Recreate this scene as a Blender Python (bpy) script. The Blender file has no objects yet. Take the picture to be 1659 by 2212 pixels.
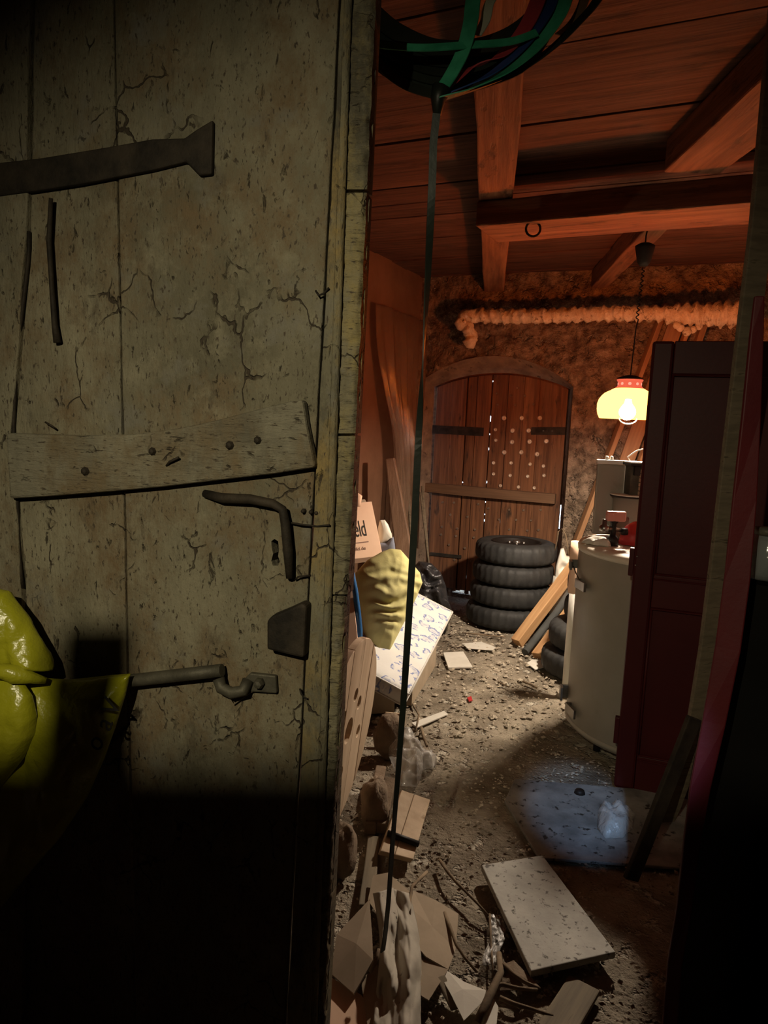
import bpy, bmesh, math, random
from mathutils import Vector as V, Matrix as M, noise as NZ
random.seed(7)
rnd = random.uniform
S = bpy.context.scene
COL = S.collection
R = math.radians

# ------------------------------------------------------------------ camera
F = 1550.0
CAM = V((0, 0, 1.55)); PIT = R(7.2); ROL = R(2.5)
FW = V((0, math.cos(PIT), -math.sin(PIT))); U0 = V((0, math.sin(PIT), math.cos(PIT))); R0 = V((1, 0, 0))
UP = U0 * math.cos(ROL) - R0 * math.sin(ROL); RT = R0 * math.cos(ROL) + U0 * math.sin(ROL)
cd = bpy.data.cameras.new('camera'); cam = bpy.data.objects.new('camera', cd); COL.objects.link(cam)
cd.sensor_fit = 'HORIZONTAL'; cd.sensor_width = 36; cd.lens = F * 36 / 1659; cd.clip_start = 0.02
cam.matrix_world = M(((RT.x, UP.x, -FW.x, CAM.x), (RT.y, UP.y, -FW.y, CAM.y), (RT.z, UP.z, -FW.z, CAM.z), (0, 0, 0, 1)))
S.camera = cam
# ------------------------------------------------------------------ daylight outside
w = bpy.data.worlds.new('world'); S.world = w; w.use_nodes = True
bg = w.node_tree.nodes['Background']; bg.inputs[0].default_value = (0.62, 0.80, 1.0, 1); bg.inputs[1].default_value = 7.0
# ------------------------------------------------------------------ exposure
S.view_settings.view_transform = 'Standard'; S.view_settings.look = 'None'
S.view_settings.exposure = 0.12; S.view_settings.gamma = 1.0; S.view_settings.use_curve_mapping = False
# ------------------------------------------------------------------ entrance light behind the viewer and the cool daylight slit
ENT = V((-0.50, -0.55, 2.15))
def spot(name, loc, tgt, energy, col, size, blend, rad):
    l = bpy.data.lights.new(name, 'SPOT'); l.energy = energy; l.color = col; l.spot_size = R(size); l.spot_blend = blend; l.shadow_soft_size = rad
    o = bpy.data.objects.new(name, l); COL.objects.link(o); o.location = loc
    o.rotation_euler = (V(tgt) - V(loc)).to_track_quat('-Z', 'Y').to_euler(); return o
spot('entrance_light', ENT, (-0.02, 1.4, 1.06), 94, (1.0, 0.87, 0.58), 79, 1.0, 0.009)
spot('daylight_slit', (0.15, -0.9, 2.6), (0.86, 2.80, 0.0), 420, (0.36, 0.61, 1.0), 6.6, 0.8, 0.02)

# ------------------------------------------------------------------ helpers
def ray(px, py): return FW + RT * ((px - 829.5) / F) - UP * ((py - 1106) / F)
def at(px, py, Y):
    d = ray(px, py); return CAM + d * (Y / d.y)
def fl(px, py, z=0.0):
    d = ray(px, py); return CAM + d * ((z - CAM.z) / d.z)
def onp(px, py, o, n):
    d = ray(px, py); return CAM + d * ((o - CAM).dot(n) / d.dot(n))

WM = {}
def place(o, parent=None, mw=None):
    COL.objects.link(o)
    mw = mw or M.Identity(4)
    if parent is not None:
        o.parent = parent; o.matrix_basis = WM[parent.name].inverted() @ mw
    else:
        o.matrix_basis = mw
    WM[o.name] = mw
    return o
def tag(o, label=None, cat=None, group=None, kind=None):
    if label: o['label'] = label
    if cat: o['category'] = cat
    if group: o['group'] = group
    if kind: o['kind'] = kind
    return o
def thing(name, loc, label=None, cat=None, group=None, kind=None):
    o = bpy.data.objects.new(name, None); o.empty_display_size = 0.05
    place(o, None, M.Translation(V(loc))); return tag(o, label, cat, group, kind)

class MB:
    def __init__(s): s.v = []; s.f = []; s.sm = []
    def add(s, vs, fs, sm=False):
        b = len(s.v); s.v += [V(x) for x in vs]
        for f in fs: s.f.append([b + i for i in f]); s.sm.append(sm)
        return s
    def box(s, c, sx, sy, sz, r=None):
        c = V(c); r = r or M.Identity(3)
        vs = [c + r @ V((x * sx / 2, y * sy / 2, z * sz / 2)) for z in (-1, 1) for y in (-1, 1) for x in (-1, 1)]
        return s.add(vs, [(0, 2, 3, 1), (4, 5, 7, 6), (0, 1, 5, 4), (2, 6, 7, 3), (0, 4, 6, 2), (1, 3, 7, 5)])
    def prism(s, pts, off):
        n = len(pts); off = V(off); pts = [V(p) for p in pts]
        nrm = V((0, 0, 0))
        for i in range(n): nrm += pts[i].cross(pts[(i + 1) % n])
        if nrm.dot(off) > 0: pts = pts[::-1]
        vs = pts + [p + off for p in pts]
        fs = [tuple(range(n)), tuple(range(2 * n - 1, n - 1, -1))]
        for i in range(n):
            j = (i + 1) % n; fs.append((j, i, n + i, n + j))
        return s.add(vs, fs)
    def tube(s, pts, r, n=8, sm=True, rf=None):
        pts = [V(p) for p in pts]; rs = r if isinstance(r, (list, tuple)) else [r] * len(pts)
        b = len(s.v); ref = None
        for i, p in enumerate(pts):
            t = (pts[min(i + 1, len(pts) - 1)] - pts[max(i - 1, 0)]).normalized()
            if ref is None:
                ref = V((0, 0, 1)) if abs(t.z) < 0.9 else V((1, 0, 0))
            a = t.cross(ref).normalized(); c = a.cross(t); ref = c
            for k in range(n):
                th = 2 * math.pi * k / n; q = rs[i] * (rf(i, k) if rf else 1)
                s.v.append(p + (a * math.cos(th) + c * math.sin(th)) * q)
        for i in range(len(pts) - 1):
            for k in range(n):
                k2 = (k + 1) % n
                s.f.append([b + i * n + k, b + i * n + k2, b + (i + 1) * n + k2, b + (i + 1) * n + k]); s.sm.append(sm)
        s.f.append([b + k for k in range(n)][::-1]); s.sm.append(False)
        e = b + (len(pts) - 1) * n
        s.f.append([e + k for k in range(n)]); s.sm.append(False)
        return s
    def lathe(s, prof, c=(0, 0, 0), n=32, r=None, rf=None, caps=True, sm=True):
        c = V(c); r = r or M.Identity(3); b = len(s.v); m = len(prof)
        for k in range(n):
            th = 2 * math.pi * k / n
            for i, (q, z) in enumerate(prof):
                q2 = q * (rf(i, k) if rf else 1)
                s.v.append(c + r @ V((q2 * math.cos(th), q2 * math.sin(th), z)))
        for k in range(n):
            k2 = (k + 1) % n
            for i in range(m - 1):
                s.f.append([b + k * m + i, b + k2 * m + i, b + k2 * m + i + 1, b + k * m + i + 1]); s.sm.append(sm)
        if caps:
            for i, rev in ((0, True), (m - 1, False)):
                if prof[i][0] > 1e-6:
                    l = [b + k * m + i for k in range(n)]
                    s.f.append(l[::-1] if rev else l); s.sm.append(False)
        return s
    def ribbon(s, pts, wid, dirs, th=0.002, nrmref=None):
        # flat band: pts centre line, wid width, dirs direction of the width at each point
        n = len(pts); b = len(s.v)
        for i in range(n):
            p = V(pts[i]); t = (V(pts[min(i + 1, n - 1)]) - V(pts[max(i - 1, 0)])).normalized()
            d = V(dirs[i]); d = (d - t * d.dot(t)).normalized(); nn = t.cross(d)
            wv = wid[i] if isinstance(wid, (list, tuple)) else wid
            for a, c in ((-1, -1), (1, -1), (1, 1), (-1, 1)): s.v.append(p + d * (a * wv / 2) + nn * (c * th / 2))
        for i in range(n - 1):
            for k in range(4):
                k2 = (k + 1) % 4
                s.f.append([b + 4 * i + k, b + 4 * i + k2, b + 4 * i + 4 + k2, b + 4 * i + 4 + k]); s.sm.append(False)
        s.f.append([b, b + 3, b + 2, b + 1]); s.sm.append(False)
        e = b + 4 * (n - 1); s.f.append([e, e + 1, e + 2, e + 3]); s.sm.append(False)
        return s
    def puff(s, poly, nrm, bulge, back=0.4, rings=10, amp=0.0, freq=6.0, seed=0, dense=3, wr=None, expo=0.5):
        # a stuffed outline: poly (3D, star shaped about its middle), domed to both sides
        nrm = V(nrm).normalized(); pp = []
        poly = [V(p) for p in poly]
        for i in range(len(poly)):
            a, c = poly[i], poly[(i + 1) % len(poly)]
            for k in range(dense): pp.append(a.lerp(c, k / dense))
        n = len(pp); ctr = V((0, 0, 0))
        for p in pp: ctr += p
        ctr /= n
        for side in (1, -1):
            b = len(s.v); bb = bulge if side > 0 else -bulge * back
            for j in range(1, rings + 1):
                t = j / rings
                for p in pp:
                    q = ctr.lerp(p, t); h = (1 - t ** 2.2) ** expo * bb
                    f = min(1, (1 - t) * 5)
                    h += amp * f * NZ.noise(q * freq + V((seed, 0, 0))) * side
                    if wr: h += wr(q) * f * side
                    s.v.append(q + nrm * h)
            s.v.append(ctr + nrm * (bb + (wr(ctr) * side if wr else 0))); ci = len(s.v) - 1
            for k in range(n):
                k2 = (k + 1) % n
                s.f.append([ci, b + k, b + k2] if side > 0 else [ci, b + k2, b + k]); s.sm.append(True)
                for j in range(rings - 1):
                    q = [b + j * n + k, b + (j + 1) * n + k, b + (j + 1) * n + k2, b + j * n + k2]
                    s.f.append(q if side > 0 else q[::-1]); s.sm.append(True)
        return s
    def grid(s, fn, nu, nv, sm=True):
        b = len(s.v)
        for i in range(nu + 1):
            for j in range(nv + 1): s.v.append(V(fn(i / nu, j / nv)))
        for i in range(nu):
            for j in range(nv):
                a = b + i * (nv + 1) + j
                s.f.append([a, a + nv + 1, a + nv + 2, a + 1]); s.sm.append(sm)
        return s
    def build(s, name, mat, parent=None, mw=None, bevel=0, recalc=True, origin=None, solid=0):
        me = bpy.data.meshes.new(name)
        if mw is None:
            if origin is None:
                lo = [min(v[i] for v in s.v) for i in range(3)]; hi = [max(v[i] for v in s.v) for i in range(3)]
                origin = V(((lo[0] + hi[0]) / 2, (lo[1] + hi[1]) / 2, lo[2]))
            mw = M.Translation(V(origin)); vs = [v - V(origin) for v in s.v]
        else:
            vs = s.v
        me.from_pydata([tuple(v) for v in vs], [], s.f); me.polygons.foreach_set('use_smooth', s.sm)
        if recalc:
            bm = bmesh.new(); bm.from_mesh(me); bmesh.ops.remove_doubles(bm, verts=bm.verts, dist=1e-5)
            bmesh.ops.recalc_face_normals(bm, faces=bm.faces); bm.to_mesh(me); bm.free()
        me.update(); me.materials.append(mat)
        o = bpy.data.objects.new(name, me); place(o, parent, mw)
        if solid:
            m = o.modifiers.new('solid', 'SOLIDIFY'); m.thickness = solid; m.offset = 0
        if bevel:
            m = o.modifiers.new('bevel', 'BEVEL'); m.width = bevel; m.segments = 2; m.limit_method = 'ANGLE'
        return o

def frame(p0, p1, wdir):
    x = (V(p1) - V(p0)).normalized(); y = V(wdir); y = (y - x * y.dot(x)).normalized(); z = x.cross(y)
    return M(((x.x, y.x, z.x, p0[0]), (x.y, y.y, z.y, p0[1]), (x.z, y.z, z.z, p0[2]), (0, 0, 0, 1)))
def plank(name, p0, p1, wdir, wid, th, mat, parent=None, jit=0.004, bevel=0.004, nseg=8, taper=0.0, bow=0.0):
    """sawn timber from p0 to p1; width along wdir; local X runs along the grain"""
    L = (V(p1) - V(p0)).length; mb = MB(); sd = rnd(0, 99); rows = []
    for i in range(nseg + 1):
        x = L * i / nseg; hw = wid / 2 * (1 - taper * i / nseg)
        j1 = jit * NZ.noise(V((x * 3, sd, 0))); j2 = jit * NZ.noise(V((x * 3, sd, 9))); jz = jit * NZ.noise(V((x * 3, sd, 5)))
        jz += bow * math.sin(math.pi * i / nseg)
        rows.append([V((x, -hw + j1, -th / 2 + jz)), V((x, hw + j2, -th / 2 + jz)), V((x, hw + j2, th / 2 + jz)), V((x, -hw + j1, th / 2 + jz))])
    vs = [v for r_ in rows for v in r_]; fs = [(0, 1, 2, 3), tuple(4 * nseg + k for k in (3, 2, 1, 0))]
    for i in range(nseg):
        for k in range(4):
            k2 = (k + 1) % 4; fs.append((4 * i + k2, 4 * i + k, 4 * i + 4 + k, 4 * i + 4 + k2))
    mb.add(vs, fs)
    return mb.build(name, mat, parent, mw=frame(p0, p1, wdir), bevel=bevel)
def cut(o, cutter_mb):
    c = cutter_mb.build('cutter', o.data.materials[0])
    m = o.modifiers.new('b', 'BOOLEAN'); m.object = c; m.operation = 'DIFFERENCE'; m.solver = 'EXACT'
    bpy.context.view_layer.update()
    dg = bpy.context.evaluated_depsgraph_get()
    me = bpy.data.meshes.new_from_object(o.evaluated_get(dg)); o.modifiers.clear(); o.data = me
    cm = c.data; bpy.data.objects.remove(c); bpy.data.meshes.remove(cm)

# ------------------------------------------------------------------ materials
def mat(name, c1, c2=None, rough=0.75, scale=6, stretch=(1, 1, 1), detail=6, lo=0.35, hi=0.65, bump=0.25, bscale=40, bstretch=None, dist=0.004,
        metal=0.0, spec=0.35, spots=None, spot_scale=14, spot_lo=0.60, spot_hi=0.68, spot_stretch=None, var=0.12, rough2=None, alpha=None, trans=0, coat=0, world=False):
    m = bpy.data.materials.new(name); m.use_nodes = True; nt = m.node_tree; N = nt.nodes; L = nt.links
    bs = N['Principled BSDF']; bs.inputs['Roughness'].default_value = rough; bs.inputs['Metallic'].default_value = metal
    bs.inputs['Specular IOR Level'].default_value = spec
    if coat: bs.inputs['Coat Weight'].default_value = coat; bs.inputs['Coat Roughness'].default_value = 0.2
    if trans: bs.inputs['Transmission Weight'].default_value = trans; bs.inputs['IOR'].default_value = 1.1
    if alpha is not None: bs.inputs['Alpha'].default_value = alpha
    tc = N.new('ShaderNodeTexCoord'); src = tc.outputs['Object']
    if world:
        g = N.new('ShaderNodeNewGeometry'); src = g.outputs['Position']
    oi = N.new('ShaderNodeObjectInfo')
    ad = N.new('ShaderNodeVectorMath'); ad.operation = 'ADD'; L.new(src, ad.inputs[0])
    if not world:
        ml = N.new('ShaderNodeVectorMath'); ml.operation = 'SCALE'; ml.inputs['Scale'].default_value = 13.0
        cb = N.new('ShaderNodeCombineXYZ'); L.new(oi.outputs['Random'], cb.inputs[0]); L.new(oi.outputs['Random'], cb.inputs[1])
        L.new(cb.outputs[0], ml.inputs[0]); L.new(ml.outputs[0], ad.inputs[1])
    def noise(sc, st, de=detail):
        mp = N.new('ShaderNodeMapping'); mp.inputs['Scale'].default_value = st; L.new(ad.outputs[0], mp.inputs[0])
        n = N.new('ShaderNodeTexNoise'); n.inputs['Scale'].default_value = sc; n.inputs['Detail'].default_value = de; n.inputs['Roughness'].default_value = 0.62
        L.new(mp.outputs[0], n.inputs['Vector']); return n
    n1 = noise(scale, stretch)
    rp = N.new('ShaderNodeValToRGB'); rp.color_ramp.elements[0].position = lo; rp.color_ramp.elements[1].position = hi
    rp.color_ramp.elements[0].color = (*c1, 1); rp.color_ramp.elements[1].color = (*(c2 or c1), 1)
    L.new(n1.outputs['Fac'], rp.inputs[0]); out = rp.outputs[0]
    if spots:
        n3 = noise(spot_scale, spot_stretch or stretch, 4)
        r3 = N.new('ShaderNodeValToRGB'); r3.color_ramp.elements[0].position = spot_lo; r3.color_ramp.elements[1].position = spot_hi
        L.new(n3.outputs['Fac'], r3.inputs[0])
        mx = N.new('ShaderNodeMix'); mx.data_type = 'RGBA'; L.new(r3.outputs[0], mx.inputs['Factor']); L.new(out, mx.inputs[6]); mx.inputs[7].default_value = (*spots, 1)
        out = mx.outputs[2]
    if var:
        mr = N.new('ShaderNodeMapRange'); mr.inputs[3].default_value = 1 - var; mr.inputs[4].default_value = 1 + var; L.new(oi.outputs['Random'], mr.inputs[0])
        hs = N.new('ShaderNodeHueSaturation'); L.new(mr.outputs[0], hs.inputs['Value']); L.new(out, hs.inputs['Color']); out = hs.outputs[0]
    L.new(out, bs.inputs['Base Color'])
    if bump:
        n2 = noise(bscale, bstretch or stretch, 5)
        b = N.new('ShaderNodeBump'); b.inputs['Strength'].default_value = bump; b.inputs['Distance'].default_value = dist
        h = n2.outputs['Fac']
        if spots:
            sb = N.new('ShaderNodeMath'); sb.operation = 'SUBTRACT'; L.new(h, sb.inputs[0]); L.new(r3.outputs[0], sb.inputs[1]); h = sb.outputs[0]
        L.new(h, b.inputs['Height']); L.new(b.outputs[0], bs.inputs['Normal'])
    return m
def emit(name, col, strength):
    m = bpy.data.materials.new(name); m.use_nodes = True; nt = m.node_tree; nt.nodes.clear()
    e = nt.nodes.new('ShaderNodeEmission'); e.inputs[0].default_value = (*col, 1); e.inputs[1].default_value = strength
    o = nt.nodes.new('ShaderNodeOutputMaterial'); nt.links.new(e.outputs[0], o.inputs[0]); return m

GR = (0.5, 9, 9)   # grain along local X
MT = {}
MT['dirt'] = mat('dirt_floor', (0.14, 0.112, 0.08), (0.38, 0.325, 0.245), rough=0.95, scale=3.2, detail=9, bump=1.0, bscale=38, dist=0.02, spots=(0.52, 0.47, 0.38), spot_scale=11, spot_lo=0.57, spot_hi=0.66, var=0, world=True, spec=0.2)
MT['stone'] = mat('rough_stone_wall', (0.10, 0.07, 0.048), (0.36, 0.27, 0.19), rough=0.95, scale=11, detail=10, bump=1.0, bscale=16, dist=0.09, spots=(0.50, 0.40, 0.30), spot_scale=13, spot_lo=0.58, spot_hi=0.75, var=0, world=True, spec=0.2)
MT['plaster'] = mat('arch_plaster', (0.15, 0.11, 0.08), (0.28, 0.21, 0.15), rough=0.9, scale=9, bump=0.6, bscale=30, dist=0.01, spots=(0.08, 0.06, 0.045), spot_scale=12, var=0, spec=0.2)
MT['brownwall'] = mat('brown_plaster_wall', (0.14, 0.075, 0.04), (0.21, 0.115, 0.065), rough=0.85, scale=2.5, bump=0.3, bscale=25, var=0, world=True)
MT['pinkwall'] = mat('pale_plaster_wall', (0.42, 0.33, 0.27), (0.52, 0.42, 0.35), rough=0.9, scale=3, bump=0.3, bscale=30, var=0, world=True)
MT['darkwall'] = mat('dark_wall', (0.05, 0.045, 0.04), (0.08, 0.07, 0.06), rough=0.95, scale=3, bump=0.2, var=0, world=True)
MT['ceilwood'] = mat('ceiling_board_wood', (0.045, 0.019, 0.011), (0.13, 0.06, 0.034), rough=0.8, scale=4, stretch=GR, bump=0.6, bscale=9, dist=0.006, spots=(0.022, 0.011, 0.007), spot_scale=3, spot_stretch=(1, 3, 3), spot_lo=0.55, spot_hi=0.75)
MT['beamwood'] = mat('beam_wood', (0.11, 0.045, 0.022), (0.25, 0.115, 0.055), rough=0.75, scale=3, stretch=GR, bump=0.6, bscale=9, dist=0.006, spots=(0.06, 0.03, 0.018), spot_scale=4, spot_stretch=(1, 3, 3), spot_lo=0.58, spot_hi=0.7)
MT['doorwood'] = mat('weathered_door_wood', (0.115, 0.098, 0.068), (0.265, 0.235, 0.165), rough=0.8, scale=3.0, stretch=(1.6, 1.6, 1.0), detail=9, bump=0.8, bscale=22, bstretch=(2.2, 2.2, 0.8), dist=0.006,
                     spots=(0.035, 0.026, 0.016), spot_scale=26, spot_stretch=(1.3, 1.3, 0.55), spot_lo=0.615, spot_hi=0.66, var=0.10, spec=0.45)
MT['stilewood'] = mat('worn_stile_wood', (0.06, 0.052, 0.038), (0.25, 0.22, 0.14), rough=0.8, scale=9, stretch=(3, 3, 0.5), detail=9, bump=1.0, bscale=30, bstretch=(3, 3, 0.6), dist=0.006, spots=(0.36, 0.27, 0.12), spot_scale=9, spot_stretch=(2, 2, 0.5), spot_lo=0.66, spot_hi=0.70)
MT['lipwood'] = mat('rough_sawn_edge_wood', (0.055, 0.045, 0.03), (0.25, 0.215, 0.135), rough=0.85, scale=16, stretch=(0.8, 0.8, 3.0), detail=9, bump=1.0, bscale=28, bstretch=(0.6, 0.6, 3.0), dist=0.012, spots=(0.30, 0.24, 0.10), spot_scale=9, spot_stretch=(1, 1, 1), spot_lo=0.64, spot_hi=0.70)
MT['battenwood'] = mat('batten_wood', (0.10, 0.085, 0.058), (0.27, 0.24, 0.165), rough=0.8, scale=6, stretch=(0.7, 3, 6), detail=9, bump=0.9, bscale=18, dist=0.006, spots=(0.03, 0.024, 0.018), spot_scale=15, spot_stretch=(0.8, 2, 3.5), spot_lo=0.58, spot_hi=0.68)
MT['iron'] = mat('rusty_iron', (0.014, 0.011, 0.008), (0.050, 0.038, 0.026), rough=0.75, scale=14, bump=0.6, bscale=50, metal=0.3, spec=0.4)
MT['greyiron'] = mat('grey_iron', (0.06, 0.055, 0.042), (0.125, 0.115, 0.085), rough=0.6, scale=14, bump=0.4, bscale=50, metal=0.4)
MT['steel'] = mat('bright_steel', (0.22, 0.21, 0.19), (0.34, 0.32, 0.30), rough=0.3, metal=0.9, bump=0.1, scale=10)
MT['olddoor'] = mat('old_gate_wood', (0.10, 0.040, 0.017), (0.24, 0.108, 0.048), rough=0.75, scale=3.5, stretch=GR, detail=8, bump=0.5, bscale=8, dist=0.004, spots=(0.04, 0.024, 0.015), spot_scale=5, spot_stretch=(0.8, 3, 3), spot_lo=0.58, spot_hi=0.72)
MT['barwood'] = mat('gate_bar_wood', (0.13, 0.072, 0.038), (0.20, 0.115, 0.062), rough=0.8, scale=4, stretch=GR)
MT['rubber'] = mat('tyre_rubber', (0.018, 0.018, 0.018), (0.035, 0.034, 0.032), rough=0.65, scale=12, bump=0.3, bscale=60, spec=0.4)
MT['blackmetal'] = mat('black_painted_metal', (0.010, 0.007, 0.006), (0.016, 0.012, 0.010), rough=0.55, bump=0.1, spec=0.25)
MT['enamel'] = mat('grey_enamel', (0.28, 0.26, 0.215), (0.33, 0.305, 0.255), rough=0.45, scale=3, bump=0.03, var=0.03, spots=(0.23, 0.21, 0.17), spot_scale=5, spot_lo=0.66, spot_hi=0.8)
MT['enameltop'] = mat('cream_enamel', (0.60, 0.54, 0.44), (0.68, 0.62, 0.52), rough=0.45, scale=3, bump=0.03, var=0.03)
MT['white'] = mat('white_paint', (0.70, 0.68, 0.62), (0.78, 0.76, 0.70), rough=0.5, bump=0.05)
MT['paper'] = mat('white_paper', (0.62, 0.58, 0.50), (0.74, 0.70, 0.62), rough=0.85, scale=4, bump=0.15)
MT['redwood'] = mat('oxblood_painted_wood', (0.048, 0.005, 0.0055), (0.060, 0.0065, 0.0065), rough=0.5, scale=3, bump=0.12, bscale=50, spec=0.22, var=0.0)
MT['laths'] = mat('grey_lath_wood', (0.13, 0.105, 0.07), (0.22, 0.175, 0.115), rough=0.8, scale=5, stretch=GR, spots=(0.07, 0.055, 0.035), spot_scale=5)
MT['pine'] = mat('pine_board', (0.36, 0.19, 0.085), (0.52, 0.31, 0.15), rough=0.65, scale=3, stretch=GR, bump=0.25, bscale=9, dist=0.003, spots=(0.22, 0.10, 0.04), spot_scale=2.4, spot_stretch=(1, 3, 3), spot_lo=0.66, spot_hi=0.72)
MT['pale'] = mat('pale_spruce_wood', (0.46, 0.335, 0.22), (0.60, 0.46, 0.32), rough=0.75, scale=4, stretch=(3, 3, 0.4), bump=0.3, bscale=12, dist=0.003, spots=(0.30, 0.20, 0.12), spot_scale=4, spot_stretch=(2, 2, 0.5), spot_lo=0.64, spot_hi=0.72)
MT['logwood'] = mat('grey_split_wood', (0.12, 0.085, 0.055), (0.26, 0.19, 0.13), rough=0.9, scale=7, detail=8, bump=0.8, bscale=25, dist=0.01)
MT['card'] = mat('tan_cardboard', (0.33, 0.26, 0.18), (0.42, 0.33, 0.235), rough=0.85, scale=5, bump=0.1, var=0.08)
MT['boxcard'] = mat('pink_tan_cardboard', (0.66, 0.44, 0.31), (0.71, 0.49, 0.35), rough=0.85, scale=5, bump=0.05, var=0.03)
MT['ink'] = mat('black_print', (0.02, 0.018, 0.016), rough=0.8, bump=0)
MT['inkfaint'] = mat('faint_print', (0.22, 0.13, 0.10), rough=0.8, bump=0)
MT['pillow'] = mat('yellow_pillow_cloth', (0.48, 0.44, 0.18), (0.60, 0.55, 0.25), rough=0.9, scale=4, bump=0.25, bscale=90, spots=(0.22, 0.17, 0.09), spot_scale=5, spot_lo=0.68, spot_hi=0.74, var=0)
MT['bluepipe'] = mat('blue_plastic', (0.02, 0.09, 0.24), (0.03, 0.12, 0.30), rough=0.4, bump=0.05)
MT['blackbag'] = mat('black_bin_bag', (0.02, 0.02, 0.022), (0.035, 0.034, 0.036), rough=0.28, bump=0.7, bscale=16, dist=0.02, spec=0.6)
MT['clear'] = mat('clear_plastic_film', (0.62, 0.60, 0.56), (0.7, 0.68, 0.64), rough=0.22, bump=0.8, bscale=14, dist=0.02, alpha=0.42, spec=0.7)
MT['sheet'] = mat('plastic_sheeting', (0.24, 0.16, 0.10), (0.32, 0.21, 0.135), rough=0.14, bump=0.9, bscale=9, bstretch=(3, 3, 0.4), dist=0.015, alpha=0.42, spec=0.9)
MT['wool'] = mat('pipe_wrap_wool', (0.55, 0.45, 0.32), (0.74, 0.64, 0.48), rough=0.95, scale=18, bump=1.0, bscale=60, dist=0.01, spots=(0.34, 0.25, 0.16), spot_scale=16)
MT['tile'] = mat('speckled_slab', (0.30, 0.285, 0.25), (0.43, 0.41, 0.36), rough=0.7, scale=7, bump=0.2, bscale=50, spots=(0.075, 0.065, 0.05), spot_scale=40, spot_lo=0.575, spot_hi=0.66, var=0.05)
MT['board'] = mat('stained_floor_board', (0.13, 0.128, 0.12), (0.30, 0.295, 0.275), rough=0.55, scale=6, detail=8, bump=0.4, bscale=25, spots=(0.04, 0.036, 0.03), spot_scale=26, spot_lo=0.60, spot_hi=0.66, var=0)
MT['greyfoam'] = mat('grey_foam', (0.06, 0.062, 0.06), (0.09, 0.09, 0.085), rough=0.9, bump=0.2)
MT['twig'] = mat('twig_bark', (0.11, 0.075, 0.045), (0.26, 0.19, 0.12), rough=0.9, scale=12, bump=0.5)
MT['chips'] = mat('floor_debris', (0.15, 0.115, 0.08), (0.62, 0.54, 0.42), rough=0.95, scale=5, bump=0.1, world=True, var=0)
MT['green'] = mat('green_strap', (0.025, 0.22, 0.12), (0.05, 0.34, 0.19), rough=0.35, scale=20, stretch=(1, 1, 1), bump=0.3, bscale=60, spec=0.6, var=0.1)
MT['redstrap'] = mat('red_strap', (0.30, 0.03, 0.04), (0.38, 0.045, 0.055), rough=0.35, bump=0.2, spec=0.6)
MT['bluestrap'] = mat('blue_strap', (0.012, 0.03, 0.11), (0.02, 0.05, 0.17), rough=0.3, bump=0.2, spec=0.6)
MT['whitestrap'] = mat('white_strap', (0.42, 0.42, 0.33), (0.5, 0.5, 0.4), rough=0.35, bump=0.2)
MT['darkstrap'] = mat('dark_strap', (0.010, 0.013, 0.010), (0.018, 0.024, 0.018), rough=0.45, bump=0.2, spec=0.35)
MT['tanstrap'] = mat('tan_strap', (0.16, 0.10, 0.05), (0.2, 0.13, 0.07), rough=0.4, bump=0.2)
MT['yellowbag'] = mat('yellow_sack_film', (0.30, 0.30, 0.012), (0.38, 0.37, 0.02), rough=0.3, scale=5, bump=0.5, bscale=9, dist=0.02, spec=0.6, var=0.05)
MT['redcloth'] = mat('red_cloth', (0.055, 0.002, 0.004), (0.07, 0.003, 0.005), rough=0.6, bump=0.2)
MT['blackcloth'] = mat('black_tarpaulin', (0.004, 0.004, 0.0035), (0.006, 0.0055, 0.005), rough=0.9, bump=0.3, bscale=12, spec=0.08)
MT['glass'] = mat('dusty_glass', (0.25, 0.27, 0.27), rough=0.1, alpha=0.35, bump=0, spec=0.8)
MT['pinkplastic'] = mat('pink_handle', (0.55, 0.22, 0.18), rough=0.5, bump=0)
MT['redplastic'] = mat('red_plastic', (0.42, 0.03, 0.03), rough=0.5, bump=0)
MT['whiteplastic'] = mat('milky_plastic', (0.60, 0.58, 0.50), (0.66, 0.64, 0.56), rough=0.4, bump=0)
MT['greycloth'] = mat('grey_blue_cloth', (0.13, 0.14, 0.18), (0.18, 0.19, 0.23), rough=0.9, bump=0.2)
MT['brownfab'] = mat('brown_wrapped_board', (0.11, 0.062, 0.036), (0.18, 0.105, 0.062), rough=0.6, scale=5, stretch=(3, 3, 0.6), bump=0.6, bscale=12, bstretch=(3, 3, 0.5), dist=0.01)

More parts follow.
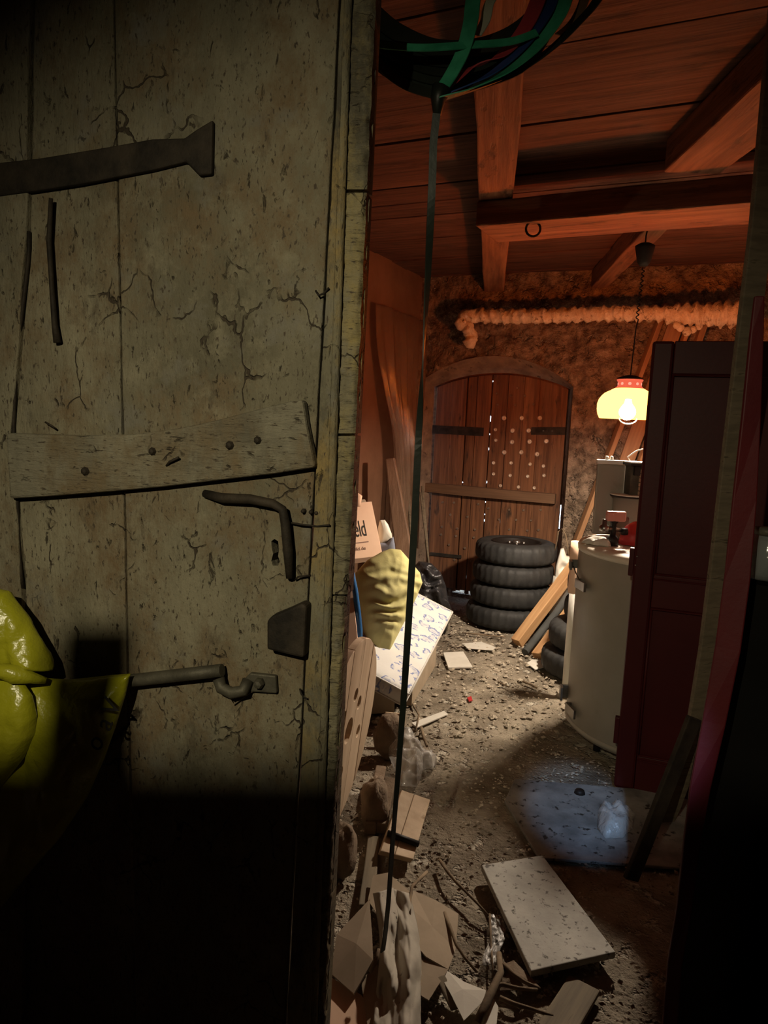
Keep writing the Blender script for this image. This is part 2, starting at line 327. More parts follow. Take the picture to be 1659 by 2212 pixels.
# weathered plank door: several layers of stain, flecks and scratches
def door_material(name, base, light, brown, fleck_scale, fleck_st, grain_st):
    m = mat(name, base, light, rough=0.78, scale=2.6, stretch=(1.4, 1.4, 0.8), detail=12, lo=0.36, hi=0.64, bump=0, var=0.10, spec=0.4)
    nt = m.node_tree; N = nt.nodes; L = nt.links; bs = N['Principled BSDF']; src = bs.inputs['Base Color'].links[0].from_socket
    g = N.new('ShaderNodeNewGeometry')
    def nz(sc, st, de=8, ro=0.65, ds=0.0):
        mp = N.new('ShaderNodeMapping'); mp.inputs['Scale'].default_value = st; L.new(g.outputs['Position'], mp.inputs[0])
        n = N.new('ShaderNodeTexNoise'); n.inputs['Scale'].default_value = sc; n.inputs['Detail'].default_value = de; n.inputs['Roughness'].default_value = ro; n.inputs['Distortion'].default_value = ds
        L.new(mp.outputs[0], n.inputs['Vector']); return n.outputs['Fac']
    def ramp(f, a, b):
        r = N.new('ShaderNodeMapRange'); r.inputs[1].default_value = a; r.inputs[2].default_value = b; L.new(f, r.inputs[0]); return r.outputs[0]
    def mix(f, c1, c2, blend='MIX'):
        x = N.new('ShaderNodeMix'); x.data_type = 'RGBA'; x.blend_type = blend; L.new(f, x.inputs['Factor']); L.new(c1, x.inputs[6]); x.inputs[7].default_value = (*c2, 1); return x.outputs[2]
    c = mix(ramp(nz(5.0, (1.2, 1.2, 0.8), 14, 0.75), 0.46, 0.62), src, brown)
    c = mix(ramp(nz(14, (1, 1, 0.8), 12, 0.75), 0.50, 0.72), c, light)
    c = mix(ramp(nz(17, (1.3, 1.3, 0.6), 12, 0.8), 0.55, 0.72), c, (0.07, 0.055, 0.036))
    c = mix(ramp(nz(7.5, (1, 1, 1), 9), 0.56, 0.70), c, (0.175, 0.165, 0.135))
    fk = ramp(nz(fleck_scale, fleck_st, 5, 0.6, 0.6), 0.64, 0.72)
    c = mix(fk, c, (0.055, 0.041, 0.026))
    sp = ramp(nz(fleck_scale * 2.6, fleck_st, 3, 0.6), 0.60, 0.68)
    c = mix(sp, c, (0.065, 0.05, 0.033))
    # crooked cracks and wormy scratches
    mp = N.new('ShaderNodeMapping'); mp.inputs['Scale'].default_value = (1, 1, 0.8); L.new(g.outputs['Position'], mp.inputs[0])
    wn = N.new('ShaderNodeTexNoise'); wn.inputs['Scale'].default_value = 9; wn.inputs['Detail'].default_value = 4; L.new(mp.outputs[0], wn.inputs['Vector'])
    wa = N.new('ShaderNodeVectorMath'); wa.operation = 'MULTIPLY_ADD'; wa.inputs[1].default_value = (0.14, 0.14, 0.14); L.new(wn.outputs['Color'], wa.inputs[0]); L.new(mp.outputs[0], wa.inputs[2])
    vo = N.new('ShaderNodeTexVoronoi'); vo.feature = 'DISTANCE_TO_EDGE'; vo.inputs['Scale'].default_value = 11; L.new(wa.outputs[0], vo.inputs['Vector'])
    inv_ = N.new('ShaderNodeMapRange'); inv_.inputs[1].default_value = 0.010; inv_.inputs[2].default_value = 0.022; inv_.inputs[3].default_value = 1; inv_.inputs[4].default_value = 0; L.new(vo.outputs['Distance'], inv_.inputs[0])
    mk = N.new('ShaderNodeMath'); mk.operation = 'MULTIPLY'; L.new(inv_.outputs[0], mk.inputs[0]); L.new(ramp(nz(6, (1, 1, 1), 4), 0.54, 0.60), mk.inputs[1])
    c = mix(mk.outputs[0], c, (0.045, 0.033, 0.02))
    mxx = N.new('ShaderNodeMath'); mxx.operation = 'MAXIMUM'; L.new(fk, mxx.inputs[0]); L.new(mk.outputs[0], mxx.inputs[1]); fk = mxx.outputs[0]
    L.new(c, bs.inputs['Base Color'])
    gr = nz(34, grain_st, 6); big = nz(8, (1, 1, 1), 8)
    a = N.new('ShaderNodeMath'); a.operation = 'ADD'; L.new(gr, a.inputs[0]); L.new(big, a.inputs[1])
    b = N.new('ShaderNodeMath'); b.operation = 'SUBTRACT'; L.new(a.outputs[0], b.inputs[0]); L.new(fk, b.inputs[1])
    bm = N.new('ShaderNodeBump'); bm.inputs['Strength'].default_value = 0.9; bm.inputs['Distance'].default_value = 0.007; L.new(b.outputs[0], bm.inputs['Height']); L.new(bm.outputs[0], bs.inputs['Normal'])
    return m
MT['doorwood'] = door_material('weathered_door_wood', (0.120, 0.108, 0.070), (0.240, 0.218, 0.150), (0.155, 0.110, 0.060), 40, (1.5, 1.5, 0.65), (2.4, 2.4, 0.7))
MT['battenwood'] = door_material('batten_wood', (0.11, 0.10, 0.072), (0.26, 0.24, 0.175), (0.17, 0.13, 0.075), 26, (0.8, 0.8, 3.2), (0.6, 0.6, 4.0))
MT['stilewood'] = door_material('worn_stile_wood', (0.06, 0.055, 0.04), (0.22, 0.20, 0.13), (0.26, 0.19, 0.075), 34, (2.6, 2.6, 0.5), (3.0, 3.0, 0.5))
MT['lipwood'] = door_material('rough_sawn_edge_wood', (0.085, 0.075, 0.05), (0.23, 0.205, 0.13), (0.27, 0.215, 0.09), 30, (0.6, 0.6, 2.8), (0.6, 0.6, 3.6))
MT['oldpine'] = mat('old_pine_board', (0.20, 0.10, 0.045), (0.33, 0.175, 0.08), rough=0.7, scale=3, stretch=GR, bump=0.25, bscale=9, dist=0.003, spots=(0.10, 0.045, 0.02), spot_scale=2.4, spot_stretch=(1, 3, 3), spot_lo=0.64, spot_hi=0.72)

# ================================================================== STRUCTURE
U = V((math.cos(R(25)), -math.sin(R(25)), 0)); NW = V((-math.sin(R(25)), -math.cos(R(25)), 0))   # far wall: along / into the room
W0 = V((0.24, 6.41, 0))
D9 = V((math.sin(R(9)), math.cos(R(9)), 0)); X9 = V((math.cos(R(9)), -math.sin(R(9)), 0))
def wl(s, z, out=0.0): return W0 + U * s + V((0, 0, z)) + NW * out
HC = 2.79
# floor: trodden earth, uneven
fm = MB()
def ffn(u, v):
    x = -2.1 + 5.6 * u; y = -2.4 + 9.3 * v
    h = 0.012 * NZ.noise(V((x * 1.3, y * 1.3, 0))) + 0.006 * NZ.noise(V((x * 7, y * 7, 3))) + 0.003 * NZ.noise(V((x * 19, y * 19, 8)))
    return (x, y, min(h, 0.012) - 0.014)
fm.grid(ffn, 170, 300)
tag(fm.build('floor', MT['dirt'], recalc=False), 'trodden earth floor with crumbs of plaster', kind='structure')

# far wall with a splayed arched gateway
DS0, DS1, ZSP, ZAP = 0.10, 1.30, 1.88, 2.005      # door opening
FS0, FS1, FSP, FAP = 0.02, 1.36, 1.89, 2.13       # outline of the splay on the wall face
def arch(s0, s1, zs, za, n=28):
    c = (s0 + s1) / 2; hw = (s1 - s0) / 2; h = za - zs; r = (hw * hw + h * h) / (2 * h)
    a = math.asin(hw / r)
    return [(c + r * math.sin(-a + 2 * a * i / n), za - r + r * math.cos(-a + 2 * a * i / n)) for i in range(n + 1)]
inn = [(DS0, -0.03)] + arch(DS0, DS1, ZSP, ZAP) + [(DS1, -0.03)]
out = [(FS0, -0.03)] + arch(FS0, FS1, FSP, FAP) + [(FS1, -0.03)]
wf = MB()
def rough(s, z, amp=0.035):
    p = V((s * 2.2, z * 2.2, 1)); return amp * (NZ.noise(p * 1.6) + 0.6 * NZ.noise(p * 4.3) + 0.35 * NZ.noise(p * 10))
# wall face as strips around the opening: radial grid from the arch outline out to the wall rectangle
SL, SR, ZT = -0.35, 3.10, 2.95
def outer(s, z, c=((FS0 + FS1) / 2)):
    # point on the wall rectangle in the direction from the opening's middle
    m = (c, 0.9); dx, dz = s - m[0], z - m[1]; t = 1e9
    if dx > 1e-6: t = min(t, (SR - m[0]) / dx)
    if dx < -1e-6: t = min(t, (SL - m[0]) / dx)
    if dz > 1e-6: t = min(t, (ZT - m[1]) / dz)
    if dz < -1e-6: t = min(t, (-0.03 - m[1]) / dz)
    return (m[0] + dx * t, m[1] + dz * t)
fine = []
for i in range(len(out) - 1):
    a, c = out[i], out[i + 1]; k = 30 if i in (0, len(out) - 2) else 3
    for q in range(k): fine.append((a[0] + (c[0] - a[0]) * q / k, a[1] + (c[1] - a[1]) * q / k))
fine.append(out[-1])
rows = 48
b0 = len(wf.v)
for (s, z) in fine:
    if abs(s - FS0) < 1e-6 and z < FSP: o = (SL, z)
    elif abs(s - FS1) < 1e-6 and z < FSP: o = (SR, z)
    else:
        f_ = (s - FS0) / (FS1 - FS0); o = (SL + (SR - SL) * f_, ZT)
    for j in range(rows + 1):
        t = (j / rows) ** 1.25; ss = s + (o[0] - s) * t; zz = z + (o[1] - z) * t
        wf.v.append(wl(ss, zz, rough(ss, zz) * min(1, j / 3)))
for i in range(len(fine) - 1):
    for j in range(rows):
        a = b0 + i * (rows + 1) + j; wf.f.append([a, a + rows + 1, a + rows + 2, a + 1]); wf.sm.append(True)
# corners above the springing, left and right
for (ss0, ss1, ip) in ((SL, SL, 0), (SR, SR, len(fine) - 1)):
    pass
for sgn, sx, se in ((0, FS0, SL), (1, FS1, SR)):
    wf.grid(lambda u, v, sx=sx, se=se: wl(se if v > 0.999 else sx + (se - sx) * v, FSP - 0.06 + (ZT - FSP + 0.06) * u, -0.06 + 0.02 * NZ.noise(V((u * 5, v * 5, 2))) if v < 0.03 else -0.03 + rough(sx + (se - sx) * v, FSP + (ZT - FSP) * u)), 24, 24)
farw = tag(wf.build('wall_far', MT['stone'], recalc=False), 'rough rubble stone wall around the arched gateway', kind='structure')
# splay of the arch
sp = MB()
for i in range(len(inn) - 1):
    nseg = 12 if i in (0, len(inn) - 2) else 1
    for q in range(nseg):
        def L2(A, t): return (A[i][0] + (A[i + 1][0] - A[i][0]) * t, A[i][1] + (A[i + 1][1] - A[i][1]) * t)
        t0, t1 = q / nseg, (q + 1) / nseg
        vs = []
        for k in range(5):
            f_ = k / 4
            for t in (t0, t1):
                a, c = L2(inn, t), L2(out, t); s, z = a[0] + (c[0] - a[0]) * f_, a[1] + (c[1] - a[1]) * f_
                vs.append(wl(s, z, -0.17 + 0.18 * f_ + 0.012 * NZ.noise(V((s * 6, z * 6, f_ * 3))) * (0 < k)))
        sp.add(vs, [(2 * k, 2 * k + 1, 2 * k + 3, 2 * k + 2) for k in range(4)], True)
sp.build('arch_reveal', MT['plaster'], farw)
# backing so no daylight leaks round the opening
bk = MB()
for s0, s1, z0, z1 in ((SL - 0.3, DS0 + 0.01, -0.1, 3.1), (DS1 - 0.005, SR + 0.3, -0.1, 3.1)):
    bk.box(wl((s0 + s1) / 2, (z0 + z1) / 2, -0.36), s1 - s0, 0.18, z1 - z0, M.Rotation(R(-25), 3, 'Z'))
bk.box(wl((DS0 + DS1) / 2, 2.6, -0.36), 1.4, 0.18, 1.1, M.Rotation(R(-25), 3, 'Z'))
# sides of the masonry between the face and the backing
ap = arch(DS0 - 0.02, DS1 + 0.02, ZSP, ZAP + 0.015)
for i in range(len(ap) - 1):
    a, c = ap[i], ap[i + 1]
    bk.prism([wl(a[0], a[1], -0.19), wl(c[0], c[1], -0.19), wl(c[0], 2.2, -0.19), wl(a[0], 2.2, -0.19)], -NW * 0.2)
bk.build('masonry_core', MT['stone'], farw)

# other walls
def wallbox(name, p, q, th, mat_, label, inward, z0=-0.05, z1=3.0):
    p = V(p); q = V(q); d = (q - p).normalized(); n = V((-d.y, d.x, 0))
    if n.dot(V(inward) - p) < 0: n = -n
    mb = MB()
    L = (q - p).length
    nn = max(2, int(L / 0.12))
    def fn(u, v):
        pt = p + d * (L * u); return pt + V((0, 0, z0 + (z1 - z0) * v)) + n * (0.012 * NZ.noise(V((pt.x * 3, pt.y * 3, v * 7))))
    mb.grid(fn, nn, 30)
    mb.prism([p - n * 0.03 + V((0, 0, z0)), q - n * 0.03 + V((0, 0, z0)), q - n * th + V((0, 0, z0)), p - n * th + V((0, 0, z0))], V((0, 0, z1 - z0)))
    return tag(mb.build(name, mat_, recalc=False), label, kind='structure')
LW = [W0, W0 + NW * 4.5]
wallbox('wall_left', LW[0] - NW * 0.12, LW[1], 0.2, MT['brownwall'], 'smooth brown side wall beside the gateway', (1, 4, 0))
wallbox('wall_porch', (-1.7, LW[1].y + 0.1, 0), (-1.7, -2.3, 0), 0.2, MT['darkwall'], 'dark porch wall left of the viewer', (0, 0, 0))
wallbox('wall_back', (-1.8, -2.2, 0), (2.6, -2.2, 0), 0.2, MT['darkwall'], 'dark wall behind the viewer', (0, 0, 0))
RW = [V((2.78, 5.22, 0)), V((2.78, 5.22, 0)) - D9 * 4.3]
wallbox('wall_right', RW[0] + D9 * 0.2, RW[1], 0.2, MT['pinkwall'], 'pale plastered side wall behind the red-brown door leaf', (1, 4, 0))
wallbox('wall_right', RW[1] + V((0, 0.05, 0)), (2.1, -2.3, 0), 0.2, MT['darkwall'], 'dark wall right of the viewer', (0, 0, 0))

# ceiling: boards across, joists along, one flat cross beam
ceil = thing('ceiling', (0.6, 2.5, HC), 'dark boarded ceiling of reddish old wood', kind='structure')
y = -5.4
while y < 5.4:
    wd = 0.27 + rnd(-0.03, 0.05)
    c = V((0.55, 2.1, HC + 0.02 + rnd(-0.004, 0.004))) - NW * (y + wd / 2)
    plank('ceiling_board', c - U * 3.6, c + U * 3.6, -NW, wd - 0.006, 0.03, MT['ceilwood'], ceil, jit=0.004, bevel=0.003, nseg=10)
    y += wd
top = MB(); top.box((0.5, 2.1, HC + 0.12), 6.0, 10.5, 0.1)
top.build('roof_boarding', MT['darkwall'], ceil)
ZJ = 2.655
def joist(p, q, wid, zlo, zhi, name='joist', m='beamwood', jit=0.008):
    p = V(p); q = V(q); p.z = q.z = (zlo + zhi) / 2
    d = (q - p).normalized(); return plank(name, p, q, V((d.y, -d.x, 0)), wid, zhi - zlo, MT[m], ceil, jit=jit, bevel=0.008, nseg=14)
ja, jb = fl(1076, 190, ZJ), fl(1071, 430, ZJ); dj = (jb - ja).normalized()
joist(ja - dj * 2.2, ja + dj * 3.75, 0.165, ZJ, HC + 0.005)
j2, j3 = fl(1468, 340, ZJ), fl(1670, 150, ZJ); d2 = (j2 - j3).normalized(); s2 = V((d2.y, -d2.x, 0))
joist(j2 + s2 * 0.12 - d2 * 2.4, j2 + s2 * 0.12 + d2 * 0.18, 0.24, ZJ, HC + 0.005)
j4, j5 = fl(1400, 490, ZJ), fl(1242, 660, ZJ); d4 = (j5 - j4).normalized(); s4 = V((d4.y, -d4.x, 0))
joist(j4 + s4 * 0.06 - d4 * 0.25, j4 + s4 * 0.06 + d4 * 2.25, 0.12, ZJ, HC + 0.005)
b1, b2 = fl(1030, 432, ZJ), fl(1612, 372, ZJ); db = (b2 - b1).normalized(); nb = V((-db.y, db.x, 0))
CB = joist(b1 + nb * 0.17, b2 + nb * 0.17 + db * 0.55, 0.34, ZJ - 0.125, ZJ - 0.005, 'cross_beam')
# dark beam over the entrance, out of which the strap bundle hangs
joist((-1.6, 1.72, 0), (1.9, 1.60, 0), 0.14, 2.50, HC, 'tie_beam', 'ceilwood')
# iron ring in the cross beam
rg = MB(); rc = fl(1152, 490, ZJ - 0.14); ring = [rc + V((0.035 * math.cos(t), 0, 0.035 * math.sin(t) - 0.01)) for t in [R(20 * k) for k in range(19)]]
rg.tube(ring, 0.006, 6); rg.build('iron_ring', MT['iron'], ceil)

# ------------------------------------------------------------------ far gateway door (two leaves of boards)
gate = thing('door_2', wl((DS0 + DS1) / 2, 0, -0.2), 'arched double gate of dark reddish boards with white studs', kind='structure')
GO = -0.20                               # front plane of the boards
def gp(px, py, off=GO): return onp(px, py, W0 + NW * off, NW)
def gs(px, py):
    p = gp(px, py); return (p - W0).dot(U), p.z
sC = (gs(1062, 850)[0] + gs(1043, 1150)[0]) / 2
def ztop(s):
    for a, c in zip(inn[1:-2], inn[2:-1]):
        if a[0] <= s <= c[0] + 1e-6: return a[1] + (c[1] - a[1]) * (s - a[0]) / (c[0] - a[0])
    return ZSP
edges = [DS0 + 0.012, DS0 + 0.16, DS0 + 0.30, gs(1003, 980)[0], sC - 0.13, sC - 0.004, sC + 0.007, sC + 0.15, sC + 0.29, sC + 0.42, DS1 - 0.016]
for i in range(len(edges) - 1):
    s0, s1 = edges[i], edges[i + 1]
    if s1 - s0 < 0.02: continue
    if i not in (4,): s1 -= 0.006 if (i + 1) in (2, 3, 4, 7) else 0.002
    zb = 0.035 + (0.02 if i in (3, 4) else 0.0) + rnd(0, 0.01)
    n = 6; pts = [(s0, zb), (s1, zb)] + [(s1 + (s0 - s1) * k / n, ztop(min(max(s1 + (s0 - s1) * k / n, DS0), DS1)) - 0.012) for k in range(n + 1)]
    # local frame: X up the board
    mw = M(((0, U.x, NW.x, wl(s0, 0, GO).x), (0, U.y, NW.y, wl(s0, 0, GO).y), (1, 0, 0, 0), (0, 0, 0, 1)))
    mb = MB(); dz = rnd(-0.004, 0.004)
    mb.prism([V((z, s - s0, dz)) for s, z in pts], V((0, 0, -0.03)))
    mb.build('gate_board', MT['olddoor'], gate, mw=mw, bevel=0.003)
# backing battens seal the joints save for the chinks where daylight shows
chinks = [(1066, 823), (1060, 901), (1060, 908), (1057, 938), (1055, 970), (1050, 1042), (1047, 1085), (1045, 1112), (1044, 1125), (1040, 1184), (1037, 1224), (1034, 1258)]
cz = sorted([(gs(*c)[1], 0.006 if k in (0, 3, 6, 7) else 0.010) for k, c in enumerate(chinks)] + [(gs(1031, 1298)[1], 0.035)])
def sealer(s, wid, zs, z0=0.0, z1=2.05, mat_='olddoor'):
    z = z0
    for zz, h in list(zs) + [(z1 + 0.2, 0)]:
        e = min(z1, zz - h)
        if e - z > 0.01:
            mb = MB(); mb.box(wl(s, (z + e) / 2, GO - 0.04), wid, 0.016, e - z, M.Rotation(R(-25), 3, 'Z')); mb.build('cover_strip', MT[mat_], gate)
        z = zz + h
sealer(sC, 0.05, cz, 0.03)
side = {3: [(1010, 977), (1008, 1008), (1005, 1042), (999, 1115)], 2: [(977, 1042), (963, 1243)], 4: [(990, 1245), (987, 1285)], 7: [(1067, 1127)]}
for i in (1, 2, 3, 4, 7, 8, 9):
    zs = sorted([(gs(*c)[1], 0.010) for c in side.get(i, [])])
    sealer(edges[i] - 0.002, 0.04, zs, 0.04, ztop(edges[i]) + 0.005)
# side gaps: left sealed, right with the ragged chink
sealer(DS0 + 0.005, 0.06, [], 0.0, 1.93)
zc0, zc1 = gs(1193, 1142)[1], gs(1193, 1090)[1]
sealer(DS1 - 0.005, 0.07, [((zc0 + zc1) / 2, (zc1 - zc0) / 2)], 0.0, 1.93)
ts = MB()
for a, c in zip(inn[1:-2], inn[2:-1]):
    ts.prism([wl(a[0], a[1] - 0.05, GO - 0.032), wl(c[0], c[1] - 0.05, GO - 0.032), wl(c[0], c[1] + 0.03, GO - 0.032), wl(a[0], a[1] + 0.03, GO - 0.032)], -NW * 0.02)
ts.build('head_strip', MT['olddoor'], gate)
# threshold with a chink of daylight in the middle
for s0, s1, h in ((DS0 - 0.02, gs(975, 1295)[0], 0.06), (gs(975, 1295)[0], sC + 0.03, 0.022), (sC + 0.03, DS1 + 0.02, 0.06)):
    mb = MB(); mb.box(wl((s0 + s1) / 2, h / 2 - 0.03, GO - 0.03), s1 - s0, 0.06, h + 0.06, M.Rotation(R(-25), 3, 'Z')); mb.build('threshold', MT['stone'], gate)
# strap hinges and wooden bar
def strap(pa, pb, h, nm='strap_hinge'):
    a, c = gp(*pa), gp(*pb); mb = MB(); z = V((0, 0, h / 2)); mb.prism([a - z, c - z, c + z, a + z], NW * 0.012); return mb.build(nm, MT['iron'], gate, bevel=0.002)
h1 = strap((908, 926), (1045, 933), 0.075)
h2 = strap((1148, 931), (1222, 931), 0.065)
for px in (1174, 1193):
    mb = MB(); mb.lathe([(0.0, 0.008), (0.006, 0.006), (0.008, 0)], gp(px, 931, GO + 0.012), 8, M.Rotation(R(-25), 3, 'Z') @ M.Rotation(R(90), 3, 'X')); mb.build('rivet', MT['steel'], h2)
strap((930, 1196), (997, 1203), 0.03)
a, c = gp(905, 1051, GO + 0.05), gp(1200, 1078, GO + 0.05)
plank('gate_bar', a, c, V((0, 0, 1)), 0.085, 0.06, MT['barwood'], gate, jit=0.006)
studs = [(1118, 838), (1073, 850), (1104, 855), (1134, 855), (1075, 874), (1113, 875), (1153, 873),
  (1089, 903), (1127, 903), (1166, 903), (1070, 928), (1107, 930), (1142, 930), (1071, 951), (1106, 955), (1144, 954), (1180, 953),
  (1089, 977), (1126, 977), (1160, 981), (1066, 1000), (1104, 1000), (1145, 1003), (1174, 1007), (1066, 1024), (1102, 1027), (1140, 1029), (1175, 1027), (1081, 1049), (1120, 1052), (1154, 1054),
  (1055, 1098), (1100, 1101), (1131, 1102), (1168, 1101), (1078, 1122), (1115, 1123), (1147, 1124), (1100, 1144), (1139, 1146), (1163, 1145),
  (957, 1085), (981, 1086), (1033, 1089), (973, 1112), (1010, 1116), (955, 1138), (988, 1142), (1026, 1144), (953, 1155), (985, 1158), (1024, 1161), (970, 1177), (1004, 1184), (982, 1209), (1018, 1212)]
sm = {}
for big in (0, 1, 2):
    r_ = (0.011, 0.016, 0.021)[big]; mb = MB(); mb.lathe([(0.0, 0.004), (r_ * 0.35, 0.004), (r_ * 0.4, 0.011), (r_ * 0.8, 0.009), (r_, 0)], (0, 0, 0), 12)
    me = bpy.data.meshes.new('stud'); me.from_pydata([tuple(v) for v in mb.v], [], mb.f); me.polygons.foreach_set('use_smooth', mb.sm); me.update(); sm[big] = me
MT['stud'] = mat('pale_stud', (0.60, 0.50, 0.38), (0.70, 0.60, 0.48), rough=0.35, bump=0)
MT['studold'] = mat('dull_stud', (0.16, 0.11, 0.075), (0.24, 0.17, 0.115), rough=0.6, bump=0.1)
for (px, py) in studs:
    big = 2 if (900 < py < 985 and px > 1085) else (1 if 890 < py < 1060 else 0)
    o = bpy.data.objects.new('stud', sm[big]); 
    if not sm[big].materials: sm[big].materials.append(MT['stud'] if big else MT['studold'])
    place(o, gate, M.Translation(gp(px, py, GO + 0.003)) @ M.Rotation(R(-25), 4, 'Z') @ M.Rotation(R(90), 4, 'X'))

# ------------------------------------------------------------------ near plank door, standing open
TH = R(12); DE = V((math.cos(TH), -math.sin(TH), 0)); DN = V((-math.sin(TH), -math.cos(TH), 0)); D0 = at(785, 1000, 1.35)
def dp(px, py, off=0.0): return onp(px, py, D0 + DN * off, DN)
door = thing('door_1', dp(400, 2560), 'weathered plank door with iron strap, tapered batten and rough edge, standing open', kind='structure')
YT, YB = -70, 2560
def board(name, lx, rx, m, off=0.0, th=0.035, y0=YT, y1=YB, n=26, jl=1.0, jr=1.0):
    Lp, Rp = [], []
    for k in range(n + 1):
        yy = y0 + (y1 - y0) * k / n
        Lp.append(dp(lx(yy) + jl * rnd(-1, 1), yy, off)); Rp.append(dp(rx(yy) + jr * rnd(-1, 1), yy, off))
    mb = MB(); mb.prism(Lp + Rp[::-1], -DN * th)
    return mb.build(name, MT[m], door, bevel=0.003)
lin = lambda a, s: (lambda y: a + s * y)
def hingeline(y): return 72 - 0.085 * min(y, 540) * 0.2 - (max(0, min(y, 940) - 540)) * 0.085 + max(0, min(y, 1280) - 940) * 0.075
board('door_board', lin(-190, 0.02), lambda y: hingeline(y) - 8, 'doorwood', off=0.012, jr=3)
b1_ = board('door_board', lambda y: hingeline(y) + 2, lin(243, 0.021), 'doorwood')
seam = lin(735, -0.053)
b2_ = board('door_board', lin(247, 0.021), lambda y: seam(y) - 3, 'doorwood', off=0.003)
kh = MB(); kc = dp(588, 1196)
kh.prism([dp(px, py, 0.02) for px, py in ((579, 1172), (586, 1167), (594, 1172), (596, 1190), (594, 1205), (598, 1216), (594, 1226), (583, 1226), (579, 1215), (583, 1200), (580, 1186))], -DN * 0.08)
cut(b2_, kh)
keyhole_back = MB(); keyhole_back.prism([dp(px, py, -0.036) for px, py in ((530, 1130), (660, 1130), (660, 1270), (530, 1270))], -DN * 0.05); keyhole_back.build('keyhole_backing', MT['iron'], door)  # dark box added behind the board so the keyhole stays dark
bead = lin(750, -0.033)
board('stile', lambda y: seam(y) + 2, lambda y: bead(y) - 7, 'stilewood', off=0.012, th=0.05, jl=1.5)
bd = MB(); bd.tube([dp(bead(y), y, 0.002) for y in range(YT, YB, 60)], 0.009, 10); bd.build('bead_moulding', MT['stilewood'], door)
lip = lin(812, -0.047)
cuts = [YT, 409, 416, 936, 942, 1284, 1288, YB]
for k in range(0, len(cuts), 2):
    dx = (-6 if k == 6 else 0); y0, y1 = cuts[k], cuts[k + 1]; nz_ = max(10, int((y1 - y0) / 4))
    def lipf(u, v, y0=y0, y1=y1, dx=dx):
        yy = y0 + (y1 - y0) * v; p = dp(bead(yy) + 6, yy); z = p.z
        rag = 2.5 * NZ.noise(V((z * 22, 3, dx))) + 1.5 * NZ.noise(V((z * 60, 5, dx)))
        xx = bead(yy) + 6 + (lip(yy) + dx + rag - bead(yy) - 6) * u
        rd = 0.0045 * NZ.noise(V((u * 1.2, z * 85, 1))) + 0.005 * NZ.noise(V((u * 3, z * 30, 7))) + 0.002 * NZ.noise(V((u * 9, z * 150, 2)))
        return dp(xx, yy, -0.006 + rd - 0.014 * max(0, u - 0.8) * 5 * (0.6 + 0.4 * NZ.noise(V((z * 25, 1, 1)))))
    mb = MB(); mb.grid(lipf, 10, nz_)
    nn = 11; ring_ = [lipf(0, 0), lipf(1, 0), lipf(1, 1), lipf(0, 1)]
    mb.prism([p - DN * 0.022 for p in ring_], -DN * 0.02)
    # side skin joining the hewn face to the wood behind
    for u_ in (0, 1):
        mb.grid(lambda a_, v, u_=u_: lipf(u_, v) - DN * (0.03 * a_), 1, nz_)
    for v_ in (0, 1):
        mb.grid(lambda a_, u, v_=v_: lipf(u, v_) - DN * (0.03 * a_), 1, 10)
    mb.build('edge_strip', MT['lipwood'], door, recalc=False)
board('edge_core', lambda y: bead(y) - 20, lambda y: lip(y) - 3, 'lipwood', off=-0.022, th=0.03)
def dpoly(name, pts, off, th, m, bev=0.003, lab=None, par=None):
    mb = MB(); mb.prism([dp(px, py, off) for px, py in pts], DN * th); o = mb.build(name, MT[m], par or door, bevel=bev)
    if lab: o['label'] = lab
    return o
dpoly('strap_hinge', [(-120, 378), (0, 356), (100, 345), (240, 322), (335, 305), (405, 303), (430, 285), (465, 264), (463, 380), (436, 383), (408, 354), (335, 372), (180, 402), (60, 420), (0, 428), (-120, 445)], 0.004, 0.012, 'iron', lab='dusty black forged iron strap with a flared end')
# tapered batten, local X along the grain
bp = [(32, 935), (180, 940), (300, 938), (400, 925), (480, 908), (560, 887), (640, 867), (664, 864), (672, 920), (690, 1008), (600, 1022), (480, 1036), (360, 1050), (250, 1060), (120, 1070), (40, 1075)]
mw = M(((DE.x, 0, DN.x, dp(350, 980).x), (DE.y, 0, DN.y, dp(350, 980).y), (0, 1, 0, dp(350, 980).z), (0, 0, 0, 1))); inv = mw.inverted()
mb = MB(); mb.prism([inv @ dp(px, py, 0.004) for px, py in bp], V((0, 0, 0.028)))
bat = mb.build('batten', MT['battenwood'], door, mw=mw, bevel=0.006); bat['label'] = 'wedge-shaped wooden batten with nail heads'
RD = M.Rotation(R(-12), 3, 'Z') @ M.Rotation(R(90), 3, 'X')
for px, py, r_ in ((330, 975, 0.0085), (497, 962, 0.009), (557, 951, 0.008), (185, 1018, 0.0095)):
    mb = MB(); mb.lathe([(0, 0.010), (r_ * 0.6, 0.008), (r_, 0.002), (r_, -0.004)], dp(px, py, 0.031), 7, RD, sm=False); mb.build('nail_head', MT['iron'], bat)
mb = MB(); mb.tube([dp(360, 1006, 0.032), dp(366, 998, 0.04), dp(386, 988, 0.042)], 0.0025, 6); mb.build('bent_nail', MT['iron'], bat)
